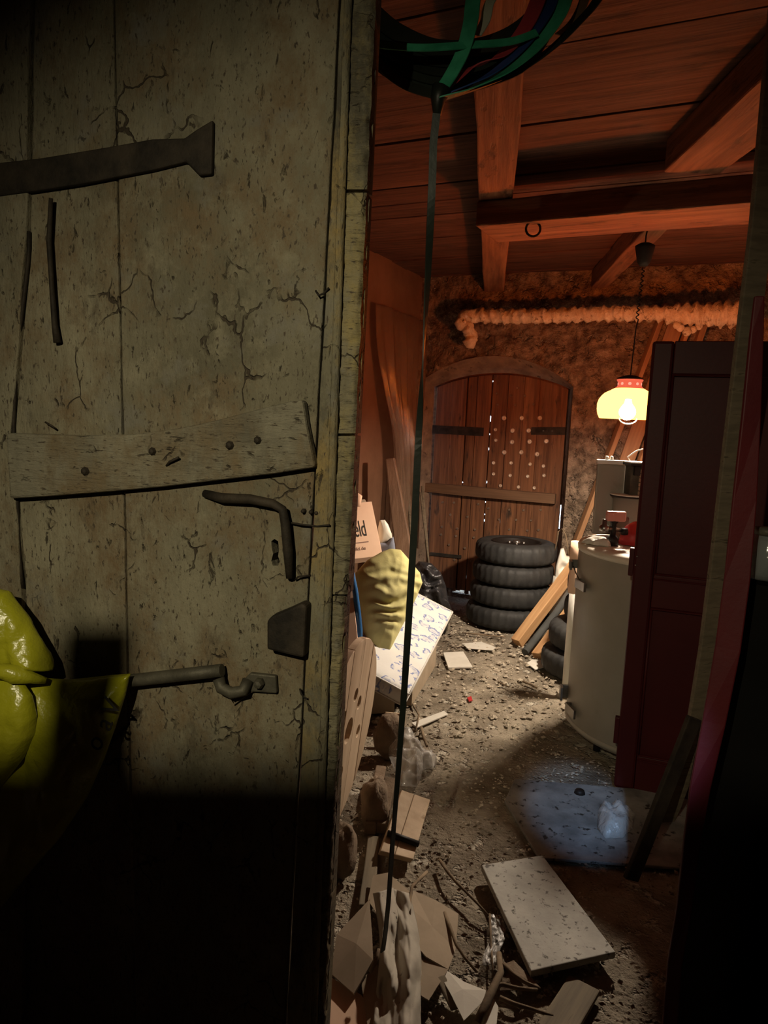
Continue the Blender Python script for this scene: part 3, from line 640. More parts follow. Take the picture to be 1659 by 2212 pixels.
# latch bar; its downward leg is the bar's cast shadow built as a tube
mb = MB(); mb.tube([dp(442, 1066, 0.01), dp(480, 1076, 0.022), dp(540, 1078, 0.026), dp(590, 1088, 0.028), dp(610, 1100, 0.028), dp(616, 1130, 0.026), dp(622, 1190, 0.024), dp(626, 1248, 0.018)], [0.008, 0.010, 0.0095, 0.009, 0.009, 0.0095, 0.010, 0.008], 8)
mb.build('latch_bar_and_shadow', MT['iron'], door)['label'] = 'dark iron latch bar with its cast shadow built as a lower leg'
for pl in ([(620, 1128), (650, 1133), (685, 1137), (712, 1134)], [(638, 1252), (644, 1246), (672, 1243)], [(648, 1488), (650, 1497), (656, 1506), (664, 1510)], [(682, 628), (688, 638), (700, 634), (710, 622)], [(98, 912), (112, 920), (120, 926)]):
    mb = MB(); mb.tube([dp(px, py, 0.012 + 0.006 * (k % 2)) for k, (px, py) in enumerate(pl)], 0.002, 6); mb.build('bent_nail', MT['iron'], door)
for px, py in ((655, 1104), (672, 1106), (684, 1108)):
    mb = MB(); mb.lathe([(0, 0.006), (0.004, 0.004), (0.005, -0.01)], dp(px, py, 0.01), 6, RD); mb.build('nail_head', MT['iron'], door)
# loose iron rod on the left, and a dark line standing in for the gap between boards
mb = MB(); mb.tube([dp(110, 428, 0.02), dp(106, 520, 0.015), dp(112, 620, 0.018), dp(118, 700, 0.014), dp(124, 740, 0.012)], [0.004, 0.0055, 0.005, 0.006, 0.008], 7); mb.build('hanging_rod', MT['iron'], door)
mb = MB(); mb.tube([dp(hingeline(y) - 3 + 3 * math.sin(y / 70), y, 0.006) for y in range(500, 1290, 35)], 0.004, 6); mb.build('board_gap_line', MT['iron'], door)
# box staple of the lock
dpoly('lock_staple', [(590, 1332), (600, 1322), (634, 1308), (664, 1294), (674, 1300), (668, 1410), (640, 1404), (590, 1392)], 0.01, 0.035, 'iron', bev=0.005, lab='dark iron box staple')
# sliding bolt
mb = MB()
mb.tube([dp(60, 1500, 0.03), dp(285, 1470, 0.03), dp(400, 1457, 0.03), dp(480, 1448, 0.03)], 0.0135, 8)
mb.build('bolt_bar', MT['greyiron'], door)
mb = MB(); mb.tube([dp(472, 1466, 0.03), dp(478, 1486, 0.034), dp(500, 1497, 0.036), dp(525, 1492, 0.034), dp(536, 1470, 0.02)], 0.012, 8); mb.build('bolt_keeper', MT['greyiron'], door)
pl_ = dpoly('keeper_plate', [(533, 1462), (545, 1450), (600, 1456), (602, 1494), (540, 1490)], 0.006, 0.012, 'greyiron')
mb = MB(); mb.lathe([(0, 0.018), (0.008, 0.016), (0.011, 0.008), (0.011, 0)], dp(562, 1474, 0.018), 6, RD, sm=False); mb.build('nut', MT['greyiron'], pl_)
mb = MB(); mb.tube([dp(490, 1500, 0.02), dp(505, 1522, 0.01), dp(540, 1496, 0.012), dp(552, 1490, 0.014)], 0.0018, 6); mb.build('binding_wire', MT['laths'], door)

# ================================================================== THINGS
# ------------------------------------------------------------------ unseen boards and post added behind the viewer to shade the plank door
def shade_pt(px, py, Y):
    p = dp(px, py); d = p - ENT; return ENT + d * ((Y - ENT.y) / d.y)
PYB = -0.34
sh = [shade_pt(60, 1650, PYB), shade_pt(690, 1625, PYB)]
zt = (sh[0].z + sh[1].z) / 2
blocker = thing('shadow_blocker', (-0.5, PYB, 0), 'unseen dark boards added behind the viewer to shade the plank door', kind='structure')
mb = MB(); mb.box((-0.35, PYB - 0.02, zt - 0.11), 1.9, 0.04, 0.22); mb.build('blocker_board', MT['darkwall'], blocker)
for sx in (-1.2, 0.5):
    mb = MB(); mb.box((sx, PYB - 0.04, zt / 2 - 0.1), 0.05, 0.06, zt - 0.2); mb.build('blocker_post', MT['darkwall'], blocker)
q = [shade_pt(138, 1362, -0.14), shade_pt(288, 1362, -0.14)]
mb = MB(); mb.box(((q[0].x + q[1].x) / 2, -0.15, q[0].z / 2), q[1].x - q[0].x, 0.03, q[0].z); mb.build('blocker_post', MT['darkwall'], blocker)

# ------------------------------------------------------------------ pendant lamp
LC = at(1354, 905, 4.02)
lamp = thing('pendant_lamp', LC, 'old pendant lamp with a glowing bell shade of yellow and pink glass', 'lamp')
prof = [(0.140, 0.0), (0.145, 0.012), (0.150, 0.022), (0.155, 0.050), (0.155, 0.080), (0.148, 0.105), (0.134, 0.126), (0.120, 0.140), (0.098, 0.152), (0.078, 0.166)]
prof = [(r_ * 1.06, z) for r_, z in prof[:-1]] + [prof[-1]]
def glowing_glass(name, tint, glow, strength):
    m = bpy.data.materials.new(name); m.use_nodes = True; nt = m.node_tree; nt.nodes.clear()
    t = nt.nodes.new('ShaderNodeBsdfTransparent'); t.inputs[0].default_value = (*tint, 1)
    e = nt.nodes.new('ShaderNodeEmission'); e.inputs[0].default_value = (*glow, 1); e.inputs[1].default_value = strength
    a = nt.nodes.new('ShaderNodeAddShader'); o = nt.nodes.new('ShaderNodeOutputMaterial')
    nt.links.new(t.outputs[0], a.inputs[0]); nt.links.new(e.outputs[0], a.inputs[1]); nt.links.new(a.outputs[0], o.inputs[0]); return m
MT['shade'] = glowing_glass('glowing_shade_glass', (0.475, 0.205, 0.060), (1.0, 0.60, 0.15), 2.6)
MT['neck'] = glowing_glass('pink_shade_glass', (0.40, 0.10, 0.05), (1.0, 0.22, 0.12), 0.5)
MT['liner'] = mat('white_glass_liner', (0.8, 0.75, 0.65), rough=0.6, bump=0)
MT['bulb'] = emit('bulb_glow', (1.0, 0.84, 0.66), 2300.0)
mb = MB(); mb.lathe(prof + [(r_ - 0.003, z + 0.001) for r_, z in prof[::-1]] + [prof[0]], LC, 48, caps=False)
sd = mb.build('lamp_shade', MT['shade'], lamp); sd['label'] = 'glowing yellow glass bell'
np_ = [(0.078, 0.166), (0.066, 0.176), (0.060, 0.190), (0.063, 0.200), (0.069, 0.208), (0.070, 0.214), (0.066, 0.216), (0.058, 0.190), (0.072, 0.168), (0.078, 0.166)]
mb = MB(); mb.lathe(np_, LC, 40, caps=False); nk = mb.build('shade_neck', MT['neck'], sd); nk['label'] = 'pink glass neck with pale dots'
MT['dot'] = emit('pale_dot', (1.0, 0.32, 0.22), 1.3)
for k in range(9):
    a = R(40 * k + 12); mb = MB(); c = LC + V((math.cos(a) * 0.0615, math.sin(a) * 0.0615, 0.190))
    mb.lathe([(0, 0.003), (0.007, 0.002), (0.009, 0)], c, 10, M.Rotation(a, 3, 'Z') @ M.Rotation(R(90), 3, 'Y')); mb.build('neck_dot', MT['dot'], sd)
mb = MB(); mb.lathe([(0.0, -0.045), (0.018, -0.041), (0.033, -0.031), (0.043, -0.014), (0.045, 0.0), (0.043, 0.014), (0.033, 0.031), (0.020, 0.048), (0.016, 0.07), (0.0, 0.07)], LC + V((0, 0, 0.038)), 20, caps=False); mb.build('bulb', MT['bulb'], lamp)
mb = MB(); mb.lathe([(0, 0), (0.022, 0), (0.022, 0.05), (0.012, 0.06), (0, 0.06)], LC + V((0, 0, 0.112)), 16); mb.build('lamp_socket', MT['blackmetal'], lamp)
mb = MB(); mb.lathe([(0.0, 0.0), (0.069, 0.0), (0.069, 0.008), (0.03, 0.022), (0.0, 0.026)], LC + V((0, 0, 0.215)), 24); mb.build('shade_cap', MT['blackmetal'], lamp)
mb = MB(); mb.tube([LC + V((0.05 * math.cos(R(180 + 15 * k)), -0.02, 0.004 + 0.032 * math.sin(R(180 + 15 * k)))) for k in range(13)], 0.0035, 8); mb.build('lamp_ring', MT['white'], lamp)  # white ring added to draw the bright arc below the shade
ctop = at(1390, 580, 4.02); cb_ = LC + V((0, 0, 0.235)); mid = at(1376, 690, 4.02)
pts = [cb_]
pts += [cb_.lerp(mid, k / 6) for k in range(1, 6)]
for k in range(64):
    t = k / 63; p = mid.lerp(ctop, t); a = k * 1.05; pts.append(p + V((0.007 * math.cos(a), 0.007 * math.sin(a), 0)))
mb = MB(); mb.tube(pts, 0.0035, 6); mb.build('lamp_cord', MT['blackmetal'], lamp)
wt = at(1390, 575, 4.02)
mb = MB(); mb.lathe([(0, 0), (0.02, 0), (0.034, 0.02), (0.05, 0.09), (0.052, 0.105), (0.03, 0.118), (0, 0.12)], wt, 20); mb.build('ceiling_rose', MT['blackmetal'], lamp)
hk = wt + V((0, 0, 0.118)); mb = MB(); mb.tube([hk, hk + V((0, 0, 0.04)), hk + V((0.006, 0, 0.08)), V((hk.x - 0.01, hk.y, HC))], 0.004, 6); mb.build('ceiling_hook', MT['iron'], lamp)

# ------------------------------------------------------------------ wrapped pipe under the ceiling
def pw(px, py, Y): return at(px, py, Y)
pp = [(1014, 752, 6.02), (1016, 738, 6.02), (1017, 722, 6.02), (1008, 706, 6.02), (996, 696, 6.03), (1004, 684, 6.02), (1030, 681, 6.0)]
for k in range(1, 41):
    t = k / 40; pp.append((1030 + 600 * t, 682 - 6 * t + 2 * math.sin(t * 9), 6.0 - 0.92 * t))
pts = [];
for i in range(len(pp) - 1):
    a, c = V(pp[i]), V(pp[i + 1])
    for q in range(5): t = a.lerp(c, q / 5); pts.append(at(t.x, t.y, t.z))
rs = []
for i, p in enumerate(pts):
    f = i / len(pts); b = 0.055 if f > 0.12 else 0.052
    if f > 0.72: b += 0.035 * (f - 0.72) / 0.28 + 0.015 * max(0, NZ.noise(p * 6))
    if i < 3: b *= 0.55 + 0.15 * i
    rs.append(b)
def wrapf(i, k):
    p = pts[min(i, len(pts) - 1)]; th = 2 * math.pi * k / 16
    return 1 + 0.15 * math.sin(i * 0.85 + th) + 0.36 * NZ.noise(V((i * 0.55, math.cos(th) * 2.2, math.sin(th) * 2.2))) + 0.1 * NZ.noise(V((i * 1.7, math.cos(th) * 5, math.sin(th) * 5)))
mb = MB(); mb.tube(pts, rs, 16, rf=wrapf)
pipe = thing('wrapped_pipe', at(1300, 690, 5.5), 'pipe under the ceiling wrapped in pale shaggy wool with a drooping end', 'pipe')
mb.build('wool_wrapping', MT['wool'], pipe)
tf = []
for px, py, r_ in ((1470, 708, 0.030), (1484, 716, 0.035), (1497, 712, 0.028), (1462, 702, 0.03), (1510, 704, 0.03)):
    mb = MB(); c = at(px, py, 5.3); 
    mb.lathe([(0, -1), (0.5, -0.85), (0.9, -0.4), (1, 0), (0.85, 0.5), (0.5, 0.85), (0, 1)], (0, 0, 0), 10, rf=lambda i, k: 1 + 0.3 * NZ.noise(V((i, k * 0.9, px))))
    mb.v = [c + v * r_ for v in mb.v]; mb.build('loose_tuft', MT['wool'], pipe)

# ------------------------------------------------------------------ tyres
tp = [(0.185, 0.030), (0.200, 0.012), (0.240, 0.000), (0.275, 0.006), (0.302, 0.018), (0.312, 0.030), (0.318, 0.050), (0.319, 0.0825), (0.318, 0.115), (0.312, 0.135), (0.302, 0.147), (0.275, 0.159), (0.240, 0.165), (0.200, 0.153), (0.185, 0.135), (0.192, 0.0825), (0.185, 0.030)]
def tyre_mb(rim):
    mb = MB(); mb.lathe(tp, (0, 0, 0), 96, caps=False, rf=lambda i, k: (0.962 if ((i in (4, 5, 6, 8, 9, 10)) and k % 3 == 0) else (0.975 if i == 7 and k % 3 == 1 else 1.0)))
    return mb
tme = {}
def make_tyre(x, y, z, rz, label, group, rim=False, tilt=(0, 0)):
    root = thing('car_tyre', (x, y, z), label, 'tyre', group)
    root.rotation_euler = (R(tilt[0]), R(tilt[1]), rz); WM[root.name] = root.matrix_basis.copy() if False else M.Translation((x, y, z)) @ (M.Rotation(rz, 4, 'Z') @ M.Rotation(R(tilt[1]), 4, 'Y') @ M.Rotation(R(tilt[0]), 4, 'X'))
    if 'c' not in tme:
        o = tyre_mb(0).build('casing', MT['rubber'], root, mw=WM[root.name]); tme['c'] = o.data
        m = o.data
    else:
        place(bpy.data.objects.new('casing', tme['c']), root, WM[root.name])
    if rim:
        mb = MB(); mb.lathe([(0.196, 0.156), (0.186, 0.160), (0.176, 0.150), (0.168, 0.118), (0.150, 0.112), (0.10, 0.130), (0.06, 0.142), (0.035, 0.144), (0.0, 0.144)], (0, 0, 0), 40, caps=False)
        r2 = mb.build('wheel_rim', MT['blackmetal'], root, mw=WM[root.name])
        mb = MB(); mb.lathe([(0.03, 0.144), (0.03, 0.156), (0.02, 0.164), (0, 0.166)], (0, 0, 0), 16, caps=False); mb.build('hub_cap', MT['steel'], r2, mw=WM[root.name])
        for k in range(4):
            a = R(90 * k + 20); mb = MB(); mb.lathe([(0.011, 0.135), (0.011, 0.154), (0, 0.156)], (0.055 * math.cos(a), 0.055 * math.sin(a), 0), 6, caps=False); mb.build('wheel_nut', MT['steel'], r2, mw=WM[root.name])
    return root
cx, cy = 1.045, 5.60
names = ['lowest car tyre in the stack of four by the gate, on the floor', 'second car tyre from the floor in the stack by the gate', 'third car tyre from the floor in the stack by the gate', 'topmost car tyre with a dark wheel rim, on the stack by the gate']
for k, (dx, dy) in enumerate(((-0.035, -0.01), (-0.012, 0.0), (0.0, 0.005), (0.012, 0.0))):
    make_tyre(cx + dx, cy + dy, 0.167 * k, rnd(0, 6), names[k], 'tyres stacked by the gate', rim=(k == 3))
names = ['lowest car tyre behind the grey tank, on the floor', 'second car tyre from the floor behind the grey tank', 'third car tyre from the floor behind the grey tank', 'topmost car tyre behind the grey tank, set furthest back']
for k, (dx, dy) in enumerate(((0, 0), (0.04, 0.01), (0.13, 0.02), (0.14, 0.02))):
    make_tyre(1.375 + dx, 4.46 + dy, 0.167 * k, rnd(0, 6), names[k], 'tyres stacked behind the tank')

# ------------------------------------------------------------------ grey tank (upright boiler)
TC = V((1.472, 3.50, 0)); TR = 0.485
tank = thing('boiler_tank', TC, 'upright grey enamelled boiler tank with steel clips, beside the red-brown door leaf', 'tank')
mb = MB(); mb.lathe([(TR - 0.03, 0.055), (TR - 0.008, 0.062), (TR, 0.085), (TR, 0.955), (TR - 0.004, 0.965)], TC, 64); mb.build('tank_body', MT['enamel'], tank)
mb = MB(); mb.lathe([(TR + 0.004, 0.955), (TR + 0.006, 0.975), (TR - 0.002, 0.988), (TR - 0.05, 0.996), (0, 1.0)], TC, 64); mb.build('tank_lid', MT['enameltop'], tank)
mb = MB(); mb.lathe([(TR + 0.003, 0.075), (TR + 0.006, 0.08), (TR + 0.006, 0.092), (TR + 0.001, 0.097)], TC, 64, caps=False); mb.build('base_rim', MT['enamel'], tank)
for a in (200, 250, 320, 80):
    mb = MB(); c = TC + V((math.cos(R(a)) * 0.40, math.sin(R(a)) * 0.40, 0)); mb.lathe([(0.018, -0.01), (0.018, 0.06)], c, 10); mb.build('foot', MT['blackmetal'], tank)
def clip(ang, z, w_, h_, proj=0.02):
    a = R(ang); d = V((math.cos(a), math.sin(a), 0)); t = V((-d.y, d.x, 0)); c = TC + d * (TR + proj / 2) + V((0, 0, z))
    mb = MB(); mb.prism([c - t * w_ / 2 - V((0, 0, h_ / 2)), c + t * w_ / 2 - V((0, 0, h_ / 2)), c + t * w_ / 2 + V((0, 0, h_ / 2)), c - t * w_ / 2 + V((0, 0, h_ / 2))], d * 0.012)
    mb.prism([c - t * w_ / 2 - V((0, 0, h_ / 2)), c - t * w_ / 2 + V((0, 0, h_ / 2)), c - t * (w_ / 2 - 0.012) + V((0, 0, h_ / 2)), c - t * (w_ / 2 - 0.012) - V((0, 0, h_ / 2))], -d * (proj / 2 + 0.006))
    return mb.build('steel_clip', MT['steel'], tank, bevel=0.002)
clip(188, 0.80, 0.11, 0.045, 0.03); clip(170, 0.87, 0.07, 0.045, 0.06); clip(172, 0.20, 0.06, 0.07, 0.06); clip(188, 0.16, 0.11, 0.045, 0.03)
mb = MB(); mb.tube([TC + V((math.cos(R(a)) * (TR + 0.02), math.sin(R(a)) * (TR + 0.02), z)) for a, z in ((170, 0.86), (178, 0.845), (185, 0.825), (191, 0.815))], 0.003, 6); mb.build('clip_wire', MT['greyiron'], tank)
# valve on the tank
VC = TC + V((-0.075, -0.09, 1.0)); VC = V((1.118, 3.46, 0.995))
valve = thing('tap_valve', VC, 'chrome and black tap valve with pink handle on the boiler tank', 'valve')
mb = MB(); mb.lathe([(0.028, 0), (0.03, 0.035), (0.02, 0.05), (0.014, 0.052), (0.014, 0.11), (0.02, 0.115), (0.02, 0.13), (0, 0.132)], VC, 18); mb.build('valve_body', MT['blackmetal'], valve)
mb = MB(); mb.tube([VC + V((-0.05, -0.005, 0.085)), VC + V((-0.03, -0.003, 0.085)), VC + V((0, 0, 0.085)), VC + V((0.045, 0, 0.075))], [0.018, 0.014, 0.010, 0.009], 12); mb.build('valve_branch', MT['steel'], valve)
mb = MB(); mb.lathe([(0.024, -0.012), (0.026, 0), (0.024, 0.012), (0.012, 0.02), (0.012, 0.045), (0, 0.047)], VC + V((-0.045, -0.003, 0.085)), 12); mb.build('union_nut', MT['steel'], valve)
mb = MB(); mb.box(VC + V((0.005, -0.01, 0.148)), 0.095, 0.03, 0.05); mb.build('valve_handle', MT['pinkplastic'], valve, bevel=0.008)
mb = MB(); mb.lathe([(0.016, -0.014), (0.018, 0), (0.016, 0.014)], VC + V((0.055, 0, 0.073)), 12, M.Rotation(R(90), 3, 'Y')); mb.build('valve_knob', MT['blackmetal'], valve)
# rag on the tank
mb = MB(); c = V((1.062, 3.47, 1.001)); poly = [c + V((0.075 * math.cos(a) * (1 + 0.3 * math.sin(3 * a)), 0.06 * math.sin(a) * (1 + 0.2 * math.cos(5 * a)), 0)) for a in [R(20 * k) for k in range(18)]]
mb.puff(poly, (0, 0, 1), 0.035, back=0.05, amp=0.02, freq=25, dense=2, rings=8); tag(mb.build('cleaning_rag', MT['paper']), 'crumpled pale rag on top of the boiler tank', 'rag')
mb = MB(); c = V((1.25, 3.50, 1.003)); poly = [c + V((0.09 * math.cos(a), 0.06 * math.sin(a) * (1 + 0.2 * math.cos(3 * a)), 0)) for a in [R(30 * k) for k in range(12)]]
mb.puff(poly, (0, 0, 1), 0.10, back=0.03, amp=0.03, freq=18, dense=2); tag(mb.build('red_plastic_bag', MT['redplastic']), 'crumpled red plastic bag on the boiler tank behind the valve', 'bag')
# canister with slatted box on the tank
CC = V((1.285, 3.73, 1.0)); can = thing('expansion_vessel', CC, 'small grey canister with a dark rim plate, standing on the boiler tank', 'canister')
mb = MB(); mb.lathe([(0.088, 0), (0.09, 0.01), (0.09, 0.215)], CC, 36); mb.build('vessel_body', MT['enamel'], can)
mb = MB(); mb.lathe([(0.106, 0.215), (0.108, 0.222)], CC, 36); mb.build('rim_plate', MT['blackmetal'], can)
mb = MB(); mb.lathe([(0.106, 0.2225), (0.106, 0.228)], CC, 36); mb.build('plate_top', MT['white'], can)
SC = CC + V((0.035, 0.0, 0.228)); sb = thing('slatted_unit', SC, 'little slatted metal unit with a flat cap, on the grey canister', 'heater')
mb = MB(); mb.box(SC + V((0, 0.01, 0.075)), 0.12, 0.10, 0.15); mb.build('unit_core', MT['greyiron'], sb)
for k in range(6):
    mb = MB(); mb.box(SC + V((0.025, -0.05, 0.012 + 0.0225 * k)), 0.085, 0.02, 0.018); mb.build('slat', MT['boxcard'], sb)
mb = MB(); mb.box(SC + V((-0.035, -0.052, 0.125)), 0.03, 0.02, 0.045); mb.build('bracket', MT['blackmetal'], sb)
mb = MB(); mb.box(SC + V((0, 0, 0.158)), 0.15, 0.14, 0.014); mb.build('unit_cap', MT['blackmetal'], sb)
mb = MB(); mb.box(SC + V((0, 0, 0.168)), 0.15, 0.14, 0.006); mb.build('cap_top', MT['white'], sb)
# tall narrow cabinet behind
ca = V((1.118, 3.80, 1.0)); cbt = V((1.275, 3.79, 1.0))
cab = thing('tall_heater_case', ca, 'tall flat grey heater case standing at the back of the boiler tank lid', 'heater')
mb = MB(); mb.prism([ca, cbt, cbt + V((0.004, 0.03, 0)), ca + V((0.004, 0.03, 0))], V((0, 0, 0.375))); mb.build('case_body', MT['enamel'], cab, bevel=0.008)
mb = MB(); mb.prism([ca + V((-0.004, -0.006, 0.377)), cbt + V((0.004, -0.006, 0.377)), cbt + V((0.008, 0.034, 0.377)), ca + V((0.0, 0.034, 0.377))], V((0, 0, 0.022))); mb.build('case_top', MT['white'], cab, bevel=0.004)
mb = MB(); mb.box((1.266, 3.785, 1.187), 0.020, 0.008, 0.37); mb.build('edge_strip', MT['white'], cab)
for dx in (0.05, 0.075):
    mb = MB(); mb.lathe([(0.010, 0), (0.010, 0.012), (0.006, 0.02), (0, 0.02)], ca + V((dx, 0.014, 0.399)), 10); mb.build('top_fitting', MT['white'], cab)
mb = MB(); q0 = SC + V((-0.05, 0.02, 0.173)); mb.tube([q0, q0 + V((-0.015, 0, 0.02)), q0 + V((0.03, 0.0, 0.055)), q0 + V((0.11, 0.02, 0.075)), q0 + V((0.19, 0.04, 0.05))], 0.0035, 6)
tag(mb.build('white_cable', MT['white']), 'thin white cable arching over the slatted unit', 'cable')
# pale pipe piece standing behind the tank
PV = at(1249, 1170, 4.05); pv = thing('drain_pipe', (PV.x, PV.y, 0.0), 'pale plastic drain pipe standing between the tyres and the boiler tank', 'pipe')
mb = MB(); mb.lathe([(0.028, 0), (0.028, PV.z - 0.06)], (PV.x, PV.y, 0), 20); mb.build('pipe_tube', MT['white'], pv)
mb = MB(); mb.lathe([(0.036, PV.z - 0.30), (0.037, PV.z - 0.29), (0.037, PV.z - 0.12), (0.030, PV.z - 0.11)], (PV.x, PV.y, 0), 20, caps=False); mb.build('pipe_sleeve', MT['boxcard'], pv)
mb = MB(); mb.lathe([(0.034, PV.z - 0.12), (0.040, PV.z - 0.10), (0.040, PV.z), (0.034, PV.z)], (PV.x, PV.y, 0), 20); mb.build('pipe_socket', MT['boxcard'], pv)

# ------------------------------------------------------------------ red-brown panelled door leaf
LA = fl(1325, 1700, 0.0); ld = V((math.cos(R(20)), -math.sin(R(20)), 0)); lnm = V((-math.sin(R(20)), -math.cos(R(20)), 0)); LWID = 0.88
leaf = thing('panelled_leaf', LA, 'tall oxblood-painted panelled door leaf standing loose in front of the boiler tank', 'door leaf')
def lp(px, py, off=0.0): return onp(px, py, LA + lnm * off, lnm)
ZL = lp(1400, 736).z
def ls(px, py): p = lp(px, py); return (p - LA).dot(ld), p.z
def lpt(s, z, off=0.0): return LA + ld * s + V((0, 0, z)) + lnm * off
lbox = lambda nm, s0, s1, z0, z1, off, th, bev=0.004: MB().prism([lpt(s0, z0, off), lpt(s1, z0, off), lpt(s1, z1, off), lpt(s0, z1, off)], -lnm * th).build(nm, MT['redwood'], leaf, bevel=bev)
s1_, zr1 = ls(1412, 1242); _, zr0 = ls(1400, 1312); _, zb1 = ls(1372, 1632); _, ztp = ls(1450, 808); s2_ = ls(1380, 1500)[0]; s1_ = ls(1425, 1100)[0]
SW = s1_
lbox('stile', 0, SW, 0, ZL, 0, 0.035, 0.012); lbox('stile', LWID - SW, LWID, 0, ZL, 0, 0.035, 0.012)
lbox('bottom_rail', SW, LWID - SW, 0, zb1, 0, 0.035); lbox('lock_rail', SW, LWID - SW, zr0, zr1, 0, 0.035); lbox('top_rail', SW, LWID - SW, ztp, ZL, 0, 0.035)
lbox('panel', SW - 0.005, LWID - SW + 0.005, zb1 - 0.005, zr0 + 0.005, -0.014, 0.012); lbox('panel', SW - 0.005, LWID - SW + 0.005, zr1 - 0.005, ztp + 0.005, -0.014, 0.012)
for z0, z1 in ((zb1, zr0), (zr1, ztp)):
    for s_, za, sb_, zb_ in ((SW + 0.004, z0, SW + 0.004, z1), (LWID - SW - 0.004, z0, LWID - SW - 0.004, z1), (SW, z0 + 0.004, LWID - SW, z0 + 0.004), (SW, z1 - 0.004, LWID - SW, z1 - 0.004)):
        MB().tube([lpt(s_, za, 0.0), lpt(sb_, zb_, 0.0)], 0.0055, 8).build('moulding', MT['redwood'], leaf)
    for dz in (0.0,):
        MB().tube([lpt(SW, z0 - 0.018, 0.001), lpt(LWID - SW, z0 - 0.018, 0.001)], 0.004, 8).build('moulding', MT['redwood'], leaf)
for z in (ls(1362, 1215)[1], ls(1328, 1580)[1]):
    MB().prism([lpt(-0.018, z - 0.06, -0.012), lpt(0.01, z - 0.06, -0.012), lpt(0.01, z + 0.06, -0.012), lpt(-0.018, z + 0.06, -0.012)], -lnm * 0.03).build('hinge_block', MT['redwood'], leaf, bevel=0.004)
for px, py in ((1376, 1202), (1373, 1221)):
    mb = MB(); mb.lathe([(0, 0.003), (0.003, 0.002), (0.004, 0)], lp(px, py, 0.001), 8, M.Rotation(R(-20), 3, 'Z') @ M.Rotation(R(90), 3, 'X')); mb.build('screw', MT['steel'], leaf)

# ------------------------------------------------------------------ boards leaning at the far right
def lean(nm, p, q, w_, th, m, lab, cat='board', wdir=(1, 0.3, 0), grp=None):
    return tag(plank(nm, p, q, V(wdir), w_, th, MT[m]), lab, cat, grp)
G = 'timbers leaning beside the tyre stack'
lean('leaning_timber', fl(1116, 1389, 0.015), at(1262, 1195, 5.42), 0.075, 0.075, 'pine', 'squared orange pine timber lying slanted against the tyre stack', wdir=(1, -0.5, 0.4), grp=G)
mb = MB(); mb.tube([fl(1134, 1409, 0.025), at(1200, 1325, 5.12), at(1254, 1245, 5.30)], 0.026, 14); tag(mb.build('foam_tube', MT['greyfoam']), 'grey foam pipe cover lying between two slanted timbers', 'pipe cover')
lean('leaning_timber', fl(1160, 1417, 0.015), at(1258, 1285, 5.18), 0.075, 0.05, 'pine', 'pale flat pine timber nearest the paper scrap by the tyres', wdir=(1, -0.5, 0.4), grp=G)
lean('leaning_timber', fl(1194, 1422, 0.012), at(1276, 1335, 5.0), 0.05, 0.035, 'pine', 'short knotty pine batten at the foot of the slanted timbers', wdir=(1, -0.5, 0.4), grp=G)
G = 'long boards leaning up to the ceiling'
U0_ = V((1.33, 5.58, 0.02)); tt = at(1426, 690, 5.48)
def upto(p, q, z): t = (z - p.z) / (q.z - p.z); return p + (q - p) * t
lean('long_board', U0_, upto(U0_, tt, 2.5), 0.035, 0.09, 'oldpine', 'long narrow board with a bright edge, leftmost of those leaning behind the lamp', wdir=(1, 0, 0), grp=G)
p = U0_ + V((0.16, -0.06, 0)); lean('long_board', p, upto(p, tt + V((0.11, -0.05, 0)), 2.5), 0.11, 0.03, 'oldpine', 'wide orange knotty board leaning behind the hanging lamp', wdir=(1, -0.2, 0), grp=G)
p = U0_ + V((0.25, -0.10, 0)); lean('long_board', p, upto(p, tt + V((0.19, -0.1, 0)), 2.5), 0.03, 0.06, 'oldpine', 'thin batten leaning just right of the wide orange board', wdir=(1, 0, 0), grp=G)
p = U0_ + V((0.36, -0.12, 0)); lean('long_board', p, upto(p, tt + V((0.28, -0.14, 0)), 2.5), 0.045, 0.05, 'oldpine', 'rightmost long batten half hidden by the red-brown leaf', wdir=(1, 0, 0), grp=G)
# rag / roots between tyre stack and boards
mb = MB(); c = at(1216, 1232, 5.42); poly = [c + V((0.06 * math.cos(a), 0.0, 0.16 * math.sin(a) * (1 + 0.25 * math.sin(4 * a)))) for a in [R(24 * k) for k in range(15)]]
mb.puff(poly, (-0.2, -1, 0.1), 0.05, amp=0.05, freq=14, dense=2)
mb.v = [V((v.x, v.y, v.z)) for v in mb.v]
rg_ = thing('plaster_sack', (c.x, c.y, 0), 'torn pale paper sack wedged between the tyre stack and the wall', 'sack')
mb.build('sack_top', MT['paper'], rg_)
mb = MB(); mb.lathe([(0.07, 0), (0.085, 0.15), (0.07, c.z - 0.05)], (c.x, c.y, 0), 10, rf=lambda i, k: 1 + 0.2 * NZ.noise(V((i, k, 1)))); mb.build('sack_body', MT['paper'], rg_)
mb = MB(); mb.tube([at(px, py, 5.45) for px, py in ((1198, 1190), (1204, 1165), (1206, 1148), (1214, 1142), (1222, 1155), (1226, 1180), (1228, 1200))], 0.005, 6); tag(mb.build('dry_stalk', MT['twig']), 'bent dry stalk sticking up behind the top tyre', 'stalk')

